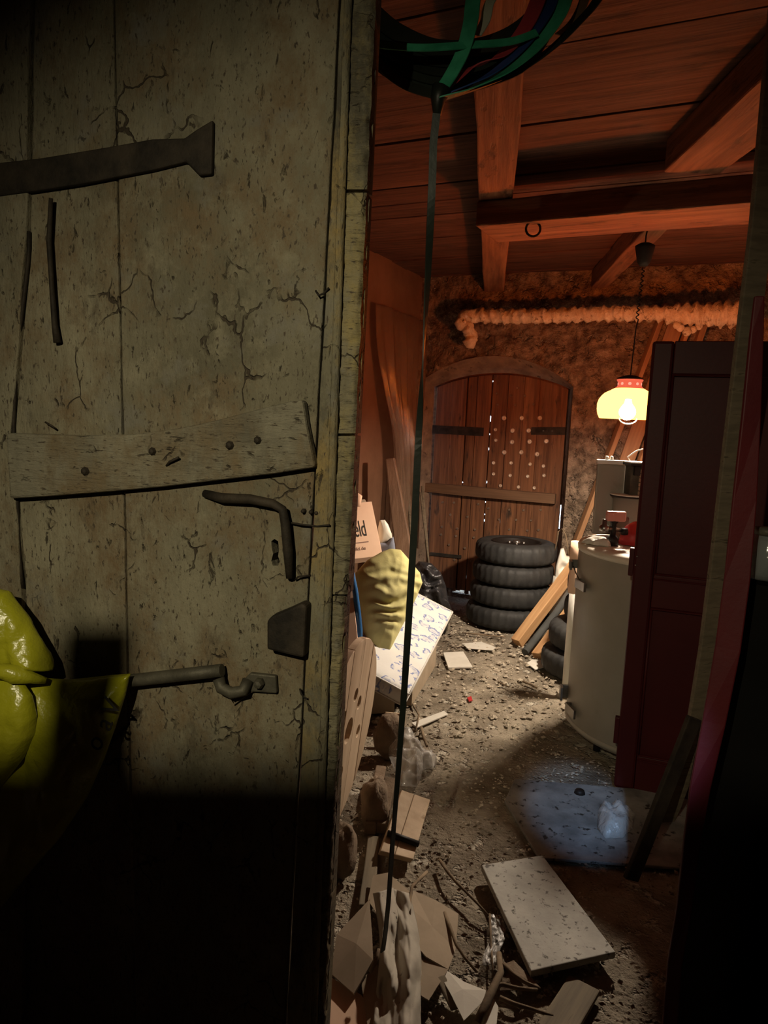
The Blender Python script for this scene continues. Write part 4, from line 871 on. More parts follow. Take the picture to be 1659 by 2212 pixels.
# ------------------------------------------------------------------ wooden cable reel, flange facing the aisle
RC = V((-0.098, 2.57, 0.372)); RN = V((0.965, -0.24, -0.10)).normalized(); RR = 0.37
RWd = V((0, 0, 1)).cross(RN).normalized(); RUp = RN.cross(RWd)          # in-plane axes (depthwise, upward)
if RWd.y < 0: RWd = -RWd
if RUp.z < 0: RUp = -RUp
reel = thing('cable_reel', (RC.x, RC.y, 0), 'round wooden cable reel flange with drilled holes, leaning beside the open plank door', 'cable reel')
holes = [(0.0, 0.02, 0.050)] + [(-0.10, 0.11, 0.027), (0.035, 0.15, 0.026), (0.11, 0.09, 0.025), (-0.03, -0.14, 0.027), (-0.05, -0.27, 0.027), (0.16, -0.05, 0.024)]
def rpt(a, b, off=0.0): return RC + RWd * a + RUp * b + RN * off
ed = [-0.37, -0.22, -0.075, 0.07, 0.215, 0.37]
MR = M(((RWd.x, RN.x, RUp.x, 0), (RWd.y, RN.y, RUp.y, 0), (RWd.z, RN.z, RUp.z, 0), (0, 0, 0, 1)))
for i in range(5):
    a0, a1 = ed[i] + 0.0012, ed[i + 1] - 0.0012; pts = []
    n = 9
    for k in range(n + 1):
        a = a0 + (a1 - a0) * k / n; pts.append((a, math.sqrt(max(0.0004, RR * RR - a * a))))
    for k in range(n, -1, -1):
        a = a0 + (a1 - a0) * k / n; pts.append((a, -math.sqrt(max(0.0004, RR * RR - a * a))))
    org = rpt((a0 + a1) / 2, 0); mw = M.Translation(org) @ MR; inv = mw.inverted()
    mb = MB(); off = rnd(-0.0015, 0.0015); mb.prism([inv @ rpt(a, b, off) for a, b in pts], inv.to_3x3() @ (-RN * 0.028))
    o = mb.build('flange_board', MT['pale'], reel, mw=mw)
    cm = MB(); nh = 0
    for (ha, hb, hr) in holes:
        if ha + hr > a0 and ha - hr < a1:
            cm.prism([rpt(ha + hr * math.cos(R(20 * k)), hb + hr * math.sin(R(20 * k)), 0.03) for k in range(18)], -RN * 0.09); nh += 1
    if nh: cut(o, cm)
    m = o.modifiers.new('bevel', 'BEVEL'); m.width = 0.003; m.segments = 1; m.limit_method = 'ANGLE'; m.angle_limit = R(40)
mb = MB(); mb.tube([RC - RN * 0.03, RC - RN * 0.17], 0.19, 32); dr = mb.build('reel_drum', MT['pale'], reel)
for (ha, hb, hr) in holes[1:4]:
    mb = MB(); mb.tube([rpt(ha, hb - 0.008, -0.026), rpt(ha, hb - 0.008, -0.012)], 0.012, 6); mb.build('reel_bolt', MT['steel'], reel)
mb = MB(); mb.tube([RC - RN * 0.17, RC - RN * 0.195], RR, 48); mb.build('rear_flange', MT['pale'], reel)

# ------------------------------------------------------------------ mattress with blue print
m = mat('mattress_ticking', (0.66, 0.65, 0.62), (0.74, 0.73, 0.70), rough=0.9, scale=3, bump=0.15, bscale=60, var=0)
nt = m.node_tree; N = nt.nodes; L = nt.links; bs = N['Principled BSDF']; src = bs.inputs['Base Color'].links[0].from_socket
tc = N.new('ShaderNodeTexCoord'); nz = N.new('ShaderNodeTexNoise'); nz.inputs['Scale'].default_value = 26; nz.inputs['Detail'].default_value = 2
L.new(tc.outputs['Object'], nz.inputs['Vector'])
va = N.new('ShaderNodeMix'); va.data_type = 'RGBA'; va.blend_type = 'LINEAR_LIGHT'; va.inputs['Factor'].default_value = 0.035; L.new(tc.outputs['Object'], va.inputs[6]); L.new(nz.outputs['Color'], va.inputs[7])
vo = N.new('ShaderNodeTexVoronoi'); vo.inputs['Scale'].default_value = 9.0; vo.inputs['Randomness'].default_value = 0.75; vo.voronoi_dimensions = '2D'; L.new(va.outputs[2], vo.inputs['Vector'])
r1 = N.new('ShaderNodeValToRGB'); e = r1.color_ramp.elements; e[0].position = 0.0; e[0].color = (0.55, 0.55, 0.55, 1); e[1].position = 0.12; e[1].color = (0.15, 0.15, 0.15, 1)
for pos, c in ((0.22, 0.25), (0.27, 0.9), (0.33, 0.85), (0.37, 0.0)): x = e.new(pos); x.color = (c, c, c, 1)
L.new(vo.outputs['Distance'], r1.inputs[0])
n4 = N.new('ShaderNodeTexNoise'); n4.inputs['Scale'].default_value = 22; n4.inputs['Detail'].default_value = 2; L.new(tc.outputs['Object'], n4.inputs['Vector'])
r4 = N.new('ShaderNodeValToRGB'); r4.color_ramp.elements[0].position = 0.43; r4.color_ramp.elements[1].position = 0.49; L.new(n4.outputs['Fac'], r4.inputs[0])
mu = N.new('ShaderNodeMath'); mu.operation = 'MULTIPLY'; L.new(r1.outputs[0], mu.inputs[0]); L.new(r4.outputs[0], mu.inputs[1])
mx = N.new('ShaderNodeMix'); mx.data_type = 'RGBA'; L.new(mu.outputs[0], mx.inputs['Factor']); L.new(src, mx.inputs[6]); mx.inputs[7].default_value = (0.11, 0.17, 0.42, 1); L.new(mx.outputs[2], bs.inputs['Base Color'])
MT['ticking'] = m
tip, far = at(884, 1500, 3.5), at(978, 1322, 4.65)
e1 = (far - tip); mlen = e1.length; e1.normalize()
ll = at(803, 1438, 3.62); e2 = (ll - tip); e2 = (e2 - e1 * e2.dot(e1)).normalized(); e3 = e1.cross(e2)
if e3.z < 0: e3 = -e3
mw = M(((e1.x, e2.x, e3.x, tip.x), (e1.y, e2.y, e3.y, tip.y), (e1.z, e2.z, e3.z, tip.z), (0, 0, 0, 1)))
MW_ = 0.52; mth = 0.075
def matt(u, v, side):
    x, y = u * mlen, v * MW_
    ed_ = min(min(u, 1 - u) * mlen, min(v, 1 - v) * MW_); h = 0.010 * (1 - max(0, 1 - ed_ / 0.05) ** 2)
    dd = 0.004 * NZ.noise(V((x * 9, y * 9, side)))
    return (x, y, (h + dd) if side > 0 else (-mth - h - dd))
mb = MB(); mb.grid(lambda u, v: matt(u, v, 1), 40, 18); n0 = len(mb.f); mb.grid(lambda u, v: matt(u, v, -1), 40, 18)
nu, nv = 40, 18; off = (nu + 1) * (nv + 1)
per = [i * (nv + 1) for i in range(nu + 1)] + [nu * (nv + 1) + j for j in range(1, nv + 1)] + [i * (nv + 1) + nv for i in range(nu - 1, -1, -1)] + [j for j in range(nv - 1, 0, -1)]
for k in range(len(per)):
    a, c = per[k], per[(k + 1) % len(per)]; mb.f.append([a, c, c + off, a + off]); mb.sm.append(True)
mtr = thing('cot_mattress', (tip.x - 0.05, tip.y + 0.5, 0.1), 'thin white cot mattress with small blue toy print, tilted on the rubbish', 'mattress')
mo = mb.build('mattress_pad', MT['ticking'], mtr, mw=mw)
pip = MB()
for z in (0.0, -mth):
    c_ = [V((0, 0, z)), V((mlen, 0, z)), V((mlen, MW_, z)), V((0, MW_, z)), V((0, 0, z))]; pip.tube([a for s_ in range(4) for a in [c_[s_].lerp(c_[s_ + 1], t / 6) for t in range(6)]] + [c_[4]], 0.005, 6)
pip.build('piping', MT['white'], mtr, mw=mw)
# crate and supports below the mattress
bx = thing('cardboard_crate', (tip + e1 * 0.7 + e2 * 0.2).to_tuple()[:2] + (0.0,), 'flattened brown carton under the cot mattress', 'carton')
q = [tip + e1 * 0.28 + e2 * 0.01 - e3 * 0.10, tip + e1 * 0.98 + e2 * 0.02 - e3 * 0.10]
mb = MB(); lo = [V((p.x, p.y, 0.0)) for p in q]; bn = V((e2.x, e2.y, 0)).normalized() * 0.3
mb.prism([lo[0], lo[1], q[1], q[0]], bn); mb.build('carton_body', MT['card'], bx, bevel=0.004)
sp_ = fl(846, 1612); lg = thing('timber_prop', sp_, 'short pale board propping up the near end of the mattress', 'board')
plank('prop_board', sp_ + V((0.005, 0.02, 0.0)), V((sp_.x + 0.012, sp_.y + 0.07, 0.14)), V((1, 0, 0)), 0.10, 0.022, MT['pale'], lg)
# dark box further under
mb = MB(); mb.box((-0.06, 3.72, 0.10), 0.30, 0.14, 0.20, M.Rotation(R(14), 3, 'Z')); tag(mb.build('brown_carton', MT['card'], bevel=0.004), 'low brown carton in the shade beneath the mattress end', 'carton')
# ------------------------------------------------------------------ yellow pillow
pc = [(838, 1188), (858, 1190), (880, 1215), (900, 1240), (906, 1262), (895, 1290), (868, 1345), (845, 1390), (830, 1420), (800, 1424), (786, 1400), (782, 1375), (776, 1330), (768, 1285), (764, 1240), (790, 1212), (820, 1195)]
PY = 4.02
pol = [at(px, py, PY + (1300 - py) * 0.0011 + (px - 838) * 0.0005) for px, py in pc]
nrm = V((0.35, -0.85, 0.42)).normalized()
axis = (at(800, 1240, PY) - at(870, 1340, PY)).normalized()
perp = (at(870, 1215, PY) - at(810, 1400, PY)).normalized()
def wrk(q):
    a = q.dot(perp); b = q.dot(axis)
    return 0.017 * math.sin(a * 85 + 30 * b + 3.5 * NZ.noise(q * 7)) * max(0, NZ.noise(q * 5 + V((3, 1, 7))) + 0.3) + 0.016 * NZ.noise(q * 9) + 0.005 * NZ.noise(q * 30)
mb = MB(); mb.puff(pol, nrm, 0.13, back=0.35, rings=40, dense=7, wr=wrk, expo=0.55)
mb.v = [v + nrm * 0.03 for v in mb.v]
tag(mb.build('bed_pillow', MT['pillow']), 'rumpled dirty yellow pillow slumped on the cot mattress', 'pillow')
# ------------------------------------------------------------------ lettered carton
A, B = at(803, 1083, 4.36), at(827, 1200, 4.22); bu = (A - B); bh = bu.length; bu.normalize()
Cc = at(762, 1237, 4.12); br = (B - Cc); br = (br - bu * br.dot(bu)).normalized(); bn = bu.cross(br); bn = -bn if bn.y > 0 else bn
carton = thing('lettered_carton', B, 'pale pinkish carton printed with bold black letters, on top of the pillow', 'carton')
BWD = 0.30
mb = MB(); mb.prism([B, A, A - br * BWD, B - br * BWD], -bn * 0.11); mb.build('carton_body', MT['boxcard'], carton, bevel=0.003)
mb = MB(); mb.prism([A - br * 0.02 - bn * 0.03, A - br * 0.16 - bn * 0.03, A - br * 0.16 + bu * 0.035 - bn * 0.05, A - br * 0.025 + bu * 0.035 - bn * 0.05], -bn * 0.004); fp = mb.build('carton_flap', MT['card'], carton)
def text(body, size, org, xd, yd, m_, name, parent, ext=0.0006, sx=1.0):
    c = bpy.data.curves.new('t', 'FONT'); c.body = body; c.size = size; c.extrude = ext; c.align_x = 'RIGHT'
    o = bpy.data.objects.new('t', c); COL.objects.link(o); bpy.context.view_layer.update()
    me = bpy.data.meshes.new_from_object(o.evaluated_get(bpy.context.evaluated_depsgraph_get())); bpy.data.objects.remove(o); bpy.data.curves.remove(c)
    me.name = name; me.materials.clear(); me.materials.append(m_)
    zd = xd.cross(yd).normalized()
    mw = M(((xd.x * sx, yd.x, zd.x, org.x), (xd.y * sx, yd.y, zd.y, org.y), (xd.z * sx, yd.z, zd.z, org.z), (0, 0, 0, 1)))
    return place(bpy.data.objects.new(name, me), parent, mw)
bnp = V((0, 0, 0, 0)[:3]) + onp(794, 1157, B + bn * 0.0012, bn)
text('ield', 0.145, bnp, br, bu, MT['ink'], 'lettering', carton, sx=0.44)
for k in range(1):
    p = onp(796, 1169, B + bn * 0.0012, bn); mb = MB(); mb.prism([p, p - br * 0.19, p - br * 0.19 - bu * 0.006, p - bu * 0.006], bn * 0.0006); mb.build('print_line', MT['inkfaint'], carton)
text('www.ield.de', 0.030, onp(791, 1187, B + bn * 0.0012, bn), br, bu, MT['inkfaint'], 'small_print', carton)
# paper roll behind carton
mb = MB(); a = at(768, 1092, 4.22); mb.tube([a, a + V((0.012, 0, 0.055)), a + V((-0.01, 0.01, 0.075))], [0.03, 0.028, 0.012], 10); tag(mb.build('paper_roll', MT['boxcard']), 'crumpled paper sticking up behind the lettered carton', 'paper')
# milky canister
mb = MB(); c = at(828, 1150, 4.36); poly = [c + V((x * 0.0028, 0, z * 0.0028)) for x, z in ((-9, 27), (2, 28), (10, 18), (19, -3), (20, -12), (10, -22), (-6, -28), (-12, -20), (-12, 10))]
mb.puff(poly, (0.1, -1, 0.2), 0.03, back=1.5, dense=4, rings=8); tag(mb.build('milk_canister', MT['whiteplastic']), 'milky white plastic canister peeping over the pillow', 'canister')
mb = MB(); c = at(835, 1182, 4.34); poly = [c + V((x * 0.0028, 0, z * 0.0028)) for x, z in ((-20, 8), (0, 10), (14, 24), (18, 6), (22, -20), (-18, -22))]
mb.puff(poly, (0.1, -1, 0.2), 0.03, back=1.5, dense=3, rings=8, amp=0.01, freq=14); tag(mb.build('grey_cloth', MT['greycloth']), 'grey-blue cloth under the milky canister', 'cloth')
# blue hose and pink board
hs = [(752, 1222), (760, 1240), (767, 1275), (773, 1320), (777, 1360), (777, 1395)]
mb = MB(); mb.tube([at(px, py, 3.72) for px, py in hs], 0.016, 10); tag(mb.build('blue_hose', MT['bluepipe']), 'bent blue plastic hose between the plank door and the pillow', 'hose')
p0, p1, p2, p3 = at(735, 1230, 3.78), at(757, 1228, 3.80), at(774, 1400, 3.62), at(735, 1420, 3.60)
mb = MB(); mb.prism([p0, p1, p2, p3], V((0.0, 0.02, 0.004))); tag(mb.build('pink_board', MT['boxcard']), 'pinkish cardboard panel standing behind the cable reel', 'panel')
# ------------------------------------------------------------------ black bin bag
pc = [(905, 1212), (930, 1216), (950, 1235), (962, 1265), (968, 1300), (975, 1318), (930, 1330), (880, 1320), (880, 1240)]
pol = [at(px, py, 5.25) for px, py in pc]
mb = MB(); mb.puff(pol, (0.1, -0.95, 0.3), 0.14, back=1.0, rings=20, dense=6, amp=0.05, freq=13, wr=lambda q: 0.012 * math.sin(q.z * 60 + 8 * NZ.noise(q * 9)))
bag = thing('bin_bag', at(925, 1330, 5.25) * 1.0, 'shiny black plastic bin bag behind the mattress', 'bag'); mb.build('bag_film', MT['blackbag'], bag)
mb = MB(); c = at(925, 1330, 5.25); mb.lathe([(0.17, 0.0), (0.19, 0.12), (0.16, c.z + 0.05)], (c.x - 0.02, c.y + 0.03, 0), 20, rf=lambda i, k: 1 + 0.12 * NZ.noise(V((i, k * 0.7, 4)))); mb.build('bag_base', MT['blackbag'], bag)
# ------------------------------------------------------------------ poles, wrapped board, plastic sheet at the left wall
G = 'thin poles leaning in the corner left of the gate'
mb = MB(); mb.tube([at(934, 1330, 5.85), at(912, 1050, 6.05)], 0.013, 8); tag(mb.build('thin_pole', MT['laths']), 'straight pale pole leaning at the left edge of the gate', 'pole', G)
mb = MB(); mb.tube([at(940, 1330, 5.82), at(908, 1062, 6.0), ], 0.009, 8); tag(mb.build('thin_pole', MT['laths']), 'thinner darker pole leaning just behind the pale pole', 'pole', G)
mb = MB(); mb.tube([at(900, 1330, 5.7), at(880, 1045, 5.92)], 0.011, 8); tag(mb.build('thin_pole', MT['laths']), 'reddish pole leaning left of the dangling strap', 'pole', G)
def wrapped(t, s): return 0
wp = [(843, 990, 5.35), (856, 1080, 5.3), (868, 1160, 5.25), (878, 1235, 5.2), (885, 1300, 5.15), (888, 1345, 5.1)]
mb = MB(); mb.ribbon([at(*p) for p in wp], [0.07, 0.10, 0.12, 0.12, 0.12, 0.12], [V((1, -0.2, 0))] * len(wp), th=0.05); tag(mb.build('wrapped_board', MT['brownfab'], bevel=0.01), 'brown wrapped board leaning in the left corner under the plastic sheet', 'board')
wn = V((X9.x, X9.y, 0))
def wpt(d, z, off): return W0 + NW * d + U * off + V((0, 0, z))
def shf(u, v):
    Y = 0.0 + 1.0 * u; z = 2.42 - 1.95 * v
    gather = 1 - 0.55 * math.sin(min(1, v / 0.7) * math.pi / 2) ** 2 + (0.35 * (v - 0.7) if v > 0.7 else 0)
    Y2 = 0.46 + (Y - 0.46) * min(1, gather)
    o = 0.06 + 0.10 * min(1, v * 1.4) + 0.030 * math.sin(u * 44 + 3 * NZ.noise(V((u * 3, v * 2, 1)))) * min(1, 0.2 + v) + 0.03 * NZ.noise(V((u * 6, v * 3, 4)))
    return wpt(Y2, z, o)
mb = MB(); mb.grid(shf, 150, 60); tag(mb.build('plastic_sheet', MT['sheet'], recalc=False, solid=0.0015), 'crinkled glossy plastic sheet hanging on the left wall', 'sheet')

# ------------------------------------------------------------------ clutter on the floor, left of the aisle
def slab(nm, pts, z0, z1, m_, lab, cat, grp=None, bev=0.002, tilt=None):
    P = [fl(px, py, z1) for px, py in pts]
    mb = MB(); mb.prism(P, V((0, 0, z0 - z1))); return tag(mb.build(nm, MT[m_], bevel=bev), lab, cat, grp)
# square of board, tilted, with a black strip across it
pb = thing('pine_offcut', fl(870, 1800), 'square pine offcut of two boards lying tilted beside the cable reel', 'board')
q = [fl(868, 1706, 0.12), fl(930, 1727, 0.07), fl(893, 1856, 0.03), fl(822, 1838, 0.06)]
def lq(a, c, t): return a.lerp(c, t)
nrm = (q[1] - q[0]).cross(q[3] - q[0]).normalized(); nrm = nrm if nrm.z > 0 else -nrm
for t0, t1 in ((0.0, 0.43), (0.44, 1.0)):
    mb = MB(); mb.prism([lq(q[0], q[1], t0), lq(q[0], q[1], t1), lq(q[3], q[2], t1), lq(q[3], q[2], t0)], -nrm * 0.022); mb.build('offcut_board', MT['pale'], pb, bevel=0.003)
a, c = fl(826, 1803, 0.11), fl(894, 1829, 0.10)
mb = MB(); a = lq(q[3], q[0], 0.24) + nrm * 0.011; c = lq(q[2], q[1], 0.20) + nrm * 0.011; mb.tube([a, c], 0.011, 10); tag(mb.build('black_strip', MT['blackmetal']), 'short black strip across the pine offcut', 'rod')
# stones, split logs
def lump(nm, px, py, Y, rx, ry, rz, m_, lab, cat, seed, grp=None, amp=0.25):
    c = at(px, py, Y); c.z = max(c.z, rz * 0.92)
    mb = MB(); mb.lathe([(0.0, -1), (0.3, -0.97), (0.5, -0.9), (0.7, -0.75), (0.85, -0.58), (0.95, -0.3), (1, -0.1), (1, 0.15), (0.95, 0.4), (0.84, 0.62), (0.66, 0.8), (0.45, 0.92), (0.25, 0.97), (0, 1)], (0, 0, 0), 28, caps=False)
    vs = []
    for v in mb.v:
        f = 1 + 0.9 * amp * NZ.noise(v * 1.3 + V((seed, 0, 0))) + amp * 0.5 * NZ.noise(v * 3.2 + V((seed, 0, 0))) + amp * 0.3 * NZ.noise(v * 7 + V((seed, 0, 0)))
        vs.append(c + V((v.x * rx * f, v.y * ry * f, v.z * rz * f)))
    mb.v = vs; return tag(mb.build(nm, MT[m_]), lab, cat, grp)
lump('rubble_stone', 806, 1800, 2.60, 0.055, 0.07, 0.10, 'logwood', 'dusty rubble stone under the lower rim of the cable reel', 'stone', 3)
lump('rubble_stone', 735, 1930, 2.30, 0.05, 0.07, 0.09, 'logwood', 'rounded stone by the door edge in the bottom left of the aisle', 'stone', 5)
lump('rubble_stone', 838, 1632, 3.20, 0.07, 0.06, 0.10, 'logwood', 'grey stone beside the crumpled plastic bag', 'stone', 8)
lean('split_log', fl(800, 1790, 0.03), at(822, 1665, 2.95), 0.045, 0.05, 'logwood', 'split log leaning next to the cable reel, nearer the reel', 'log', wdir=(1, 0.2, 0), grp='split logs by the reel')
lean('split_log', fl(822, 1790, 0.03), at(842, 1690, 2.85), 0.05, 0.045, 'logwood', 'split log leaning next to the cable reel, nearer the aisle', 'log', wdir=(1, 0.2, 0), grp='split logs by the reel')
lean('grey_lath', fl(790, 1960, 0.02), at(808, 1810, 2.5), 0.045, 0.018, 'laths', 'grey lath standing under the reel beside the cardboard pile', 'lath', wdir=(1, 0.2, 0))
# plastic bag on the floor
pc = [(860, 1590), (885, 1595), (905, 1620), (930, 1640), (935, 1655), (915, 1660), (908, 1685), (900, 1700), (868, 1698), (850, 1660), (835, 1620), (840, 1600)]
mb = MB(); mb.puff([fl(px, py, 0.03) for px, py in pc], (0, -0.3, 1), 0.11, back=0.15, rings=16, dense=5, amp=0.07, freq=16)
tag(mb.build('clear_plastic_bag', MT['clear']), 'crumpled clear plastic bag on the earth floor', 'bag')
pc = [(905, 1625), (930, 1628), (945, 1648), (935, 1662), (912, 1660)]
mb = MB(); mb.puff([fl(px, py, 0.015) for px, py in pc], (0, 0, 1), 0.04, back=0.15, rings=10, dense=4, amp=0.03, freq=30)
tag(mb.build('plastic_scrap', MT['clear']), 'small twisted scrap of clear film beside the plastic bag', 'film')
slab('paper_sheet', [(957, 1409), (1001, 1407), (1021, 1440), (968, 1441)], 0.0, 0.012, 'paper', 'white card lying on the floor beside the mattress', 'card')
slab('wood_strip', [(889, 1561), (959, 1535), (968, 1542), (900, 1571)], 0.0, 0.008, 'paper', 'narrow pale strip of wood lying on the earth floor', 'strip')
slab('paper_scrap', [(1138, 1432), (1150, 1424), (1182, 1427), (1178, 1440), (1156, 1446)], 0.0, 0.006, 'paper', 'torn white paper scrap at the foot of the timbers', 'paper')
slab('plaster_flake', [(998, 1390), (1040, 1386), (1072, 1398), (1064, 1404), (1010, 1400)], 0.0, 0.006, 'paper', 'flat pale plaster flake in front of the tyre stack', 'plaster')
slab('red_scrap', [(1009, 1506), (1018, 1503), (1021, 1512), (1013, 1514)], 0.0, 0.008, 'redplastic', 'tiny red scrap on the earth floor', 'scrap')
# ------------------------------------------------------------------ slabs right of the aisle
slab('floor_board_sheet', [(1090, 1729), (1112, 1682), (1480, 1712), (1560, 1880), (1164, 1852)], 0.0, 0.012, 'board', 'stained flat sheet lying in the cool light by the red-brown leaf', 'sheet', bev=0.003)
P = [fl(1040, 1868, 0.045), fl(1172, 1847, 0.05), fl(1330, 2056, 0.05), fl(1147, 2097, 0.045)]
mb = MB(); mb.prism(P, V((0, 0, -0.022))); slabt = thing('speckled_slab', fl(1150, 1980), 'grey speckled rectangular slab raised on battens, nearest in the aisle', 'slab')
mb.build('slab_plate', MT['tile'], slabt, bevel=0.003)
for t in (0.25, 0.75):
    a, c = P[0].lerp(P[3], t), P[1].lerp(P[2], t); plank('slab_batten', a.lerp(c, 0.25) + V((0, 0, -0.036)), a.lerp(c, 0.9) + V((0, 0, -0.036)), V((0, 1, 0)), 0.03, 0.026, MT['laths'], slabt)
pc = [(1292, 1750), (1312, 1740), (1340, 1742), (1372, 1758), (1368, 1790), (1345, 1810), (1308, 1811), (1290, 1790)]
mb = MB(); mb.puff([fl(px, py, 0.016) for px, py in pc], (0, 0, 1), 0.05, back=0.03, rings=8, dense=3, amp=0.05, freq=22, expo=0.8)
tag(mb.build('crushed_cup', MT['clear']), 'crushed clear plastic cup lying on the stained sheet', 'cup')
mb = MB(); c = fl(1252, 1713, 0.014); mb.lathe([(0, 0.02), (0.018, 0.014), (0.024, 0)], c, 10, rf=lambda i, k: 1 + 0.2 * NZ.noise(V((i, k, 2)))); tag(mb.build('coal_lump', MT['blackmetal']), 'little black lump lying on the stained sheet', 'lump')

# ------------------------------------------------------------------ cardboard and paper heap in the foreground
def sheetpx(nm, pts, m_, lab, cat, th=0.004, grp=None, fold=None):
    P = [fl(px, py, z) for px, py, z in pts]; mb = MB()
    n = len(P); c = sum(P, V((0, 0, 0))) / n
    if fold: c.z += fold
    b = [p for p in P]; 
    mb.add(P + [c], [(i, (i + 1) % n, n) for i in range(n)])
    return tag(mb.build(nm, MT[m_], recalc=False, solid=th), lab, cat, grp)
G = 'cardboard pieces heaped at the front of the aisle'
sheetpx('cardboard_sheet', [(806, 1892, .05), (838, 1886, .06), (884, 1926, .05), (900, 1985, .06), (830, 2000, .05), (795, 1945, .04)], 'card', 'upper tan cardboard piece of the heap, under the white sack', 'cardboard', grp=G)
sheetpx('cardboard_sheet', [(893, 1925, .06), (940, 1945, .05), (990, 1975, .03), (984, 2050, .02), (968, 2095, .03), (920, 2068, .05), (888, 2030, .06), (884, 1960, .07)], 'card', 'tan cardboard piece with a dark stain on the right of the heap', 'cardboard', grp=G)
sheetpx('cardboard_sheet', [(905, 2065, .045), (968, 2095, .03), (926, 2162, .03), (890, 2140, .04)], 'card', 'greenish folded cardboard flap below the stained piece', 'cardboard', grp=G)
sheetpx('cardboard_sheet', [(798, 1945, .10), (804, 2020, .09), (806, 2075, .08), (765, 2148, .05), (716, 2105, .05), (728, 2020, .07)], 'card', 'dull grey-brown cardboard panel beside the plank door edge', 'cardboard', th=0.006, grp=G, fold=0.012)
sheetpx('cardboard_sheet', [(780, 2118, .05), (815, 2085, .06), (850, 2190, .05), (870, 2260, .04), (800, 2260, .03)], 'card', 'lowest tan cardboard strip, cut by the bottom of the frame', 'cardboard', grp=G)
sheetpx('cardboard_sheet', [(710, 2110, .03), (780, 2150, .03), (850, 2250, .02), (700, 2290, .02)], 'boxcard', 'pale cardboard corner at the bottom left by the door', 'cardboard', grp=G)
def sackf(u, v):
    px = 812 + 92 * u + (v * 40 - 20) * (0.3 if u < 0.5 else 1) + 10 * math.sin(v * 5); py = 1930 + 330 * v + 25 * (1 - abs(2 * u - 1)) * (v - 0.5)
    z = 0.105 - 0.02 * v + 0.022 * math.sin(u * 8 + 3 * v) + 0.035 * NZ.noise(V((u * 4, v * 5, 3))) + 0.008 * abs(NZ.noise(V((u * 7, v * 9, 5)))) + 0.0012 * NZ.noise(V((u * 20, v * 30, 5))) - 0.05 * abs(2 * u - 1) ** 3
    return fl(px, py, z)
mb = MB(); mb.grid(sackf, 44, 90); tag(mb.build('paper_sack', MT['clear'] if False else MT['paper'], recalc=False, solid=0.002), 'crumpled greyish white paper sack draped over the cardboard heap', 'sack')
MT['dirtypaper'] = mat('dirty_paper', (0.38, 0.34, 0.28), (0.52, 0.48, 0.40), rough=0.85, scale=5, bump=0.3, bscale=20, spots=(0.08, 0.07, 0.05), spot_scale=22, spot_lo=0.66, spot_hi=0.7)
bpy.data.objects['paper_sack'].data.materials[0] = MT['dirtypaper']
sheetpx('torn_paper', [(966, 2098, .03), (1004, 2122, .025), (1050, 2140, .02), (1042, 2165, .02), (1002, 2205, .02), (975, 2150, .03), (958, 2120, .03)], 'paper', 'torn white paper with dark flecks right of the cardboard heap', 'paper', th=0.002, fold=0.006)
sheetpx('torn_paper', [(1062, 2150, .02), (1076, 2175, .015), (1070, 2240, .015), (1020, 2250, .02), (1030, 2200, .02)], 'paper', 'second torn white paper cut by the bottom of the frame', 'paper', th=0.002)
sheetpx('brown_paper', [(1085, 2085, .02), (1110, 2075, .03), (1168, 2135, .02), (1080, 2140, .01)], 'logwood', 'crumpled brown paper by the corner of the speckled slab', 'paper', th=0.003, fold=0.01)
lean('floor_lath', fl(1195, 2235, 0.012), fl(1262, 2125, 0.012), 0.09, 0.016, 'laths', 'wide grey lath on the floor at the bottom right, cut by the frame', 'lath')
lean('floor_lath', fl(985, 2180, 0.012), fl(950, 2110, 0.03), 0.03, 0.01, 'laths', 'narrow lath lying between the cardboard heap and torn paper', 'lath')
# glittering film
mb = MB(); mb.grid(lambda u, v: fl(1052 + 32 * u + 10 * math.sin(v * 5), 1975 + 110 * v, 0.012 + 0.02 * abs(NZ.noise(V((u * 6, v * 9, 2))))), 10, 24); tag(mb.build('film_strip', MT['clear'], recalc=False, solid=0.001), 'glittering strip of clear film beside the speckled slab', 'film')
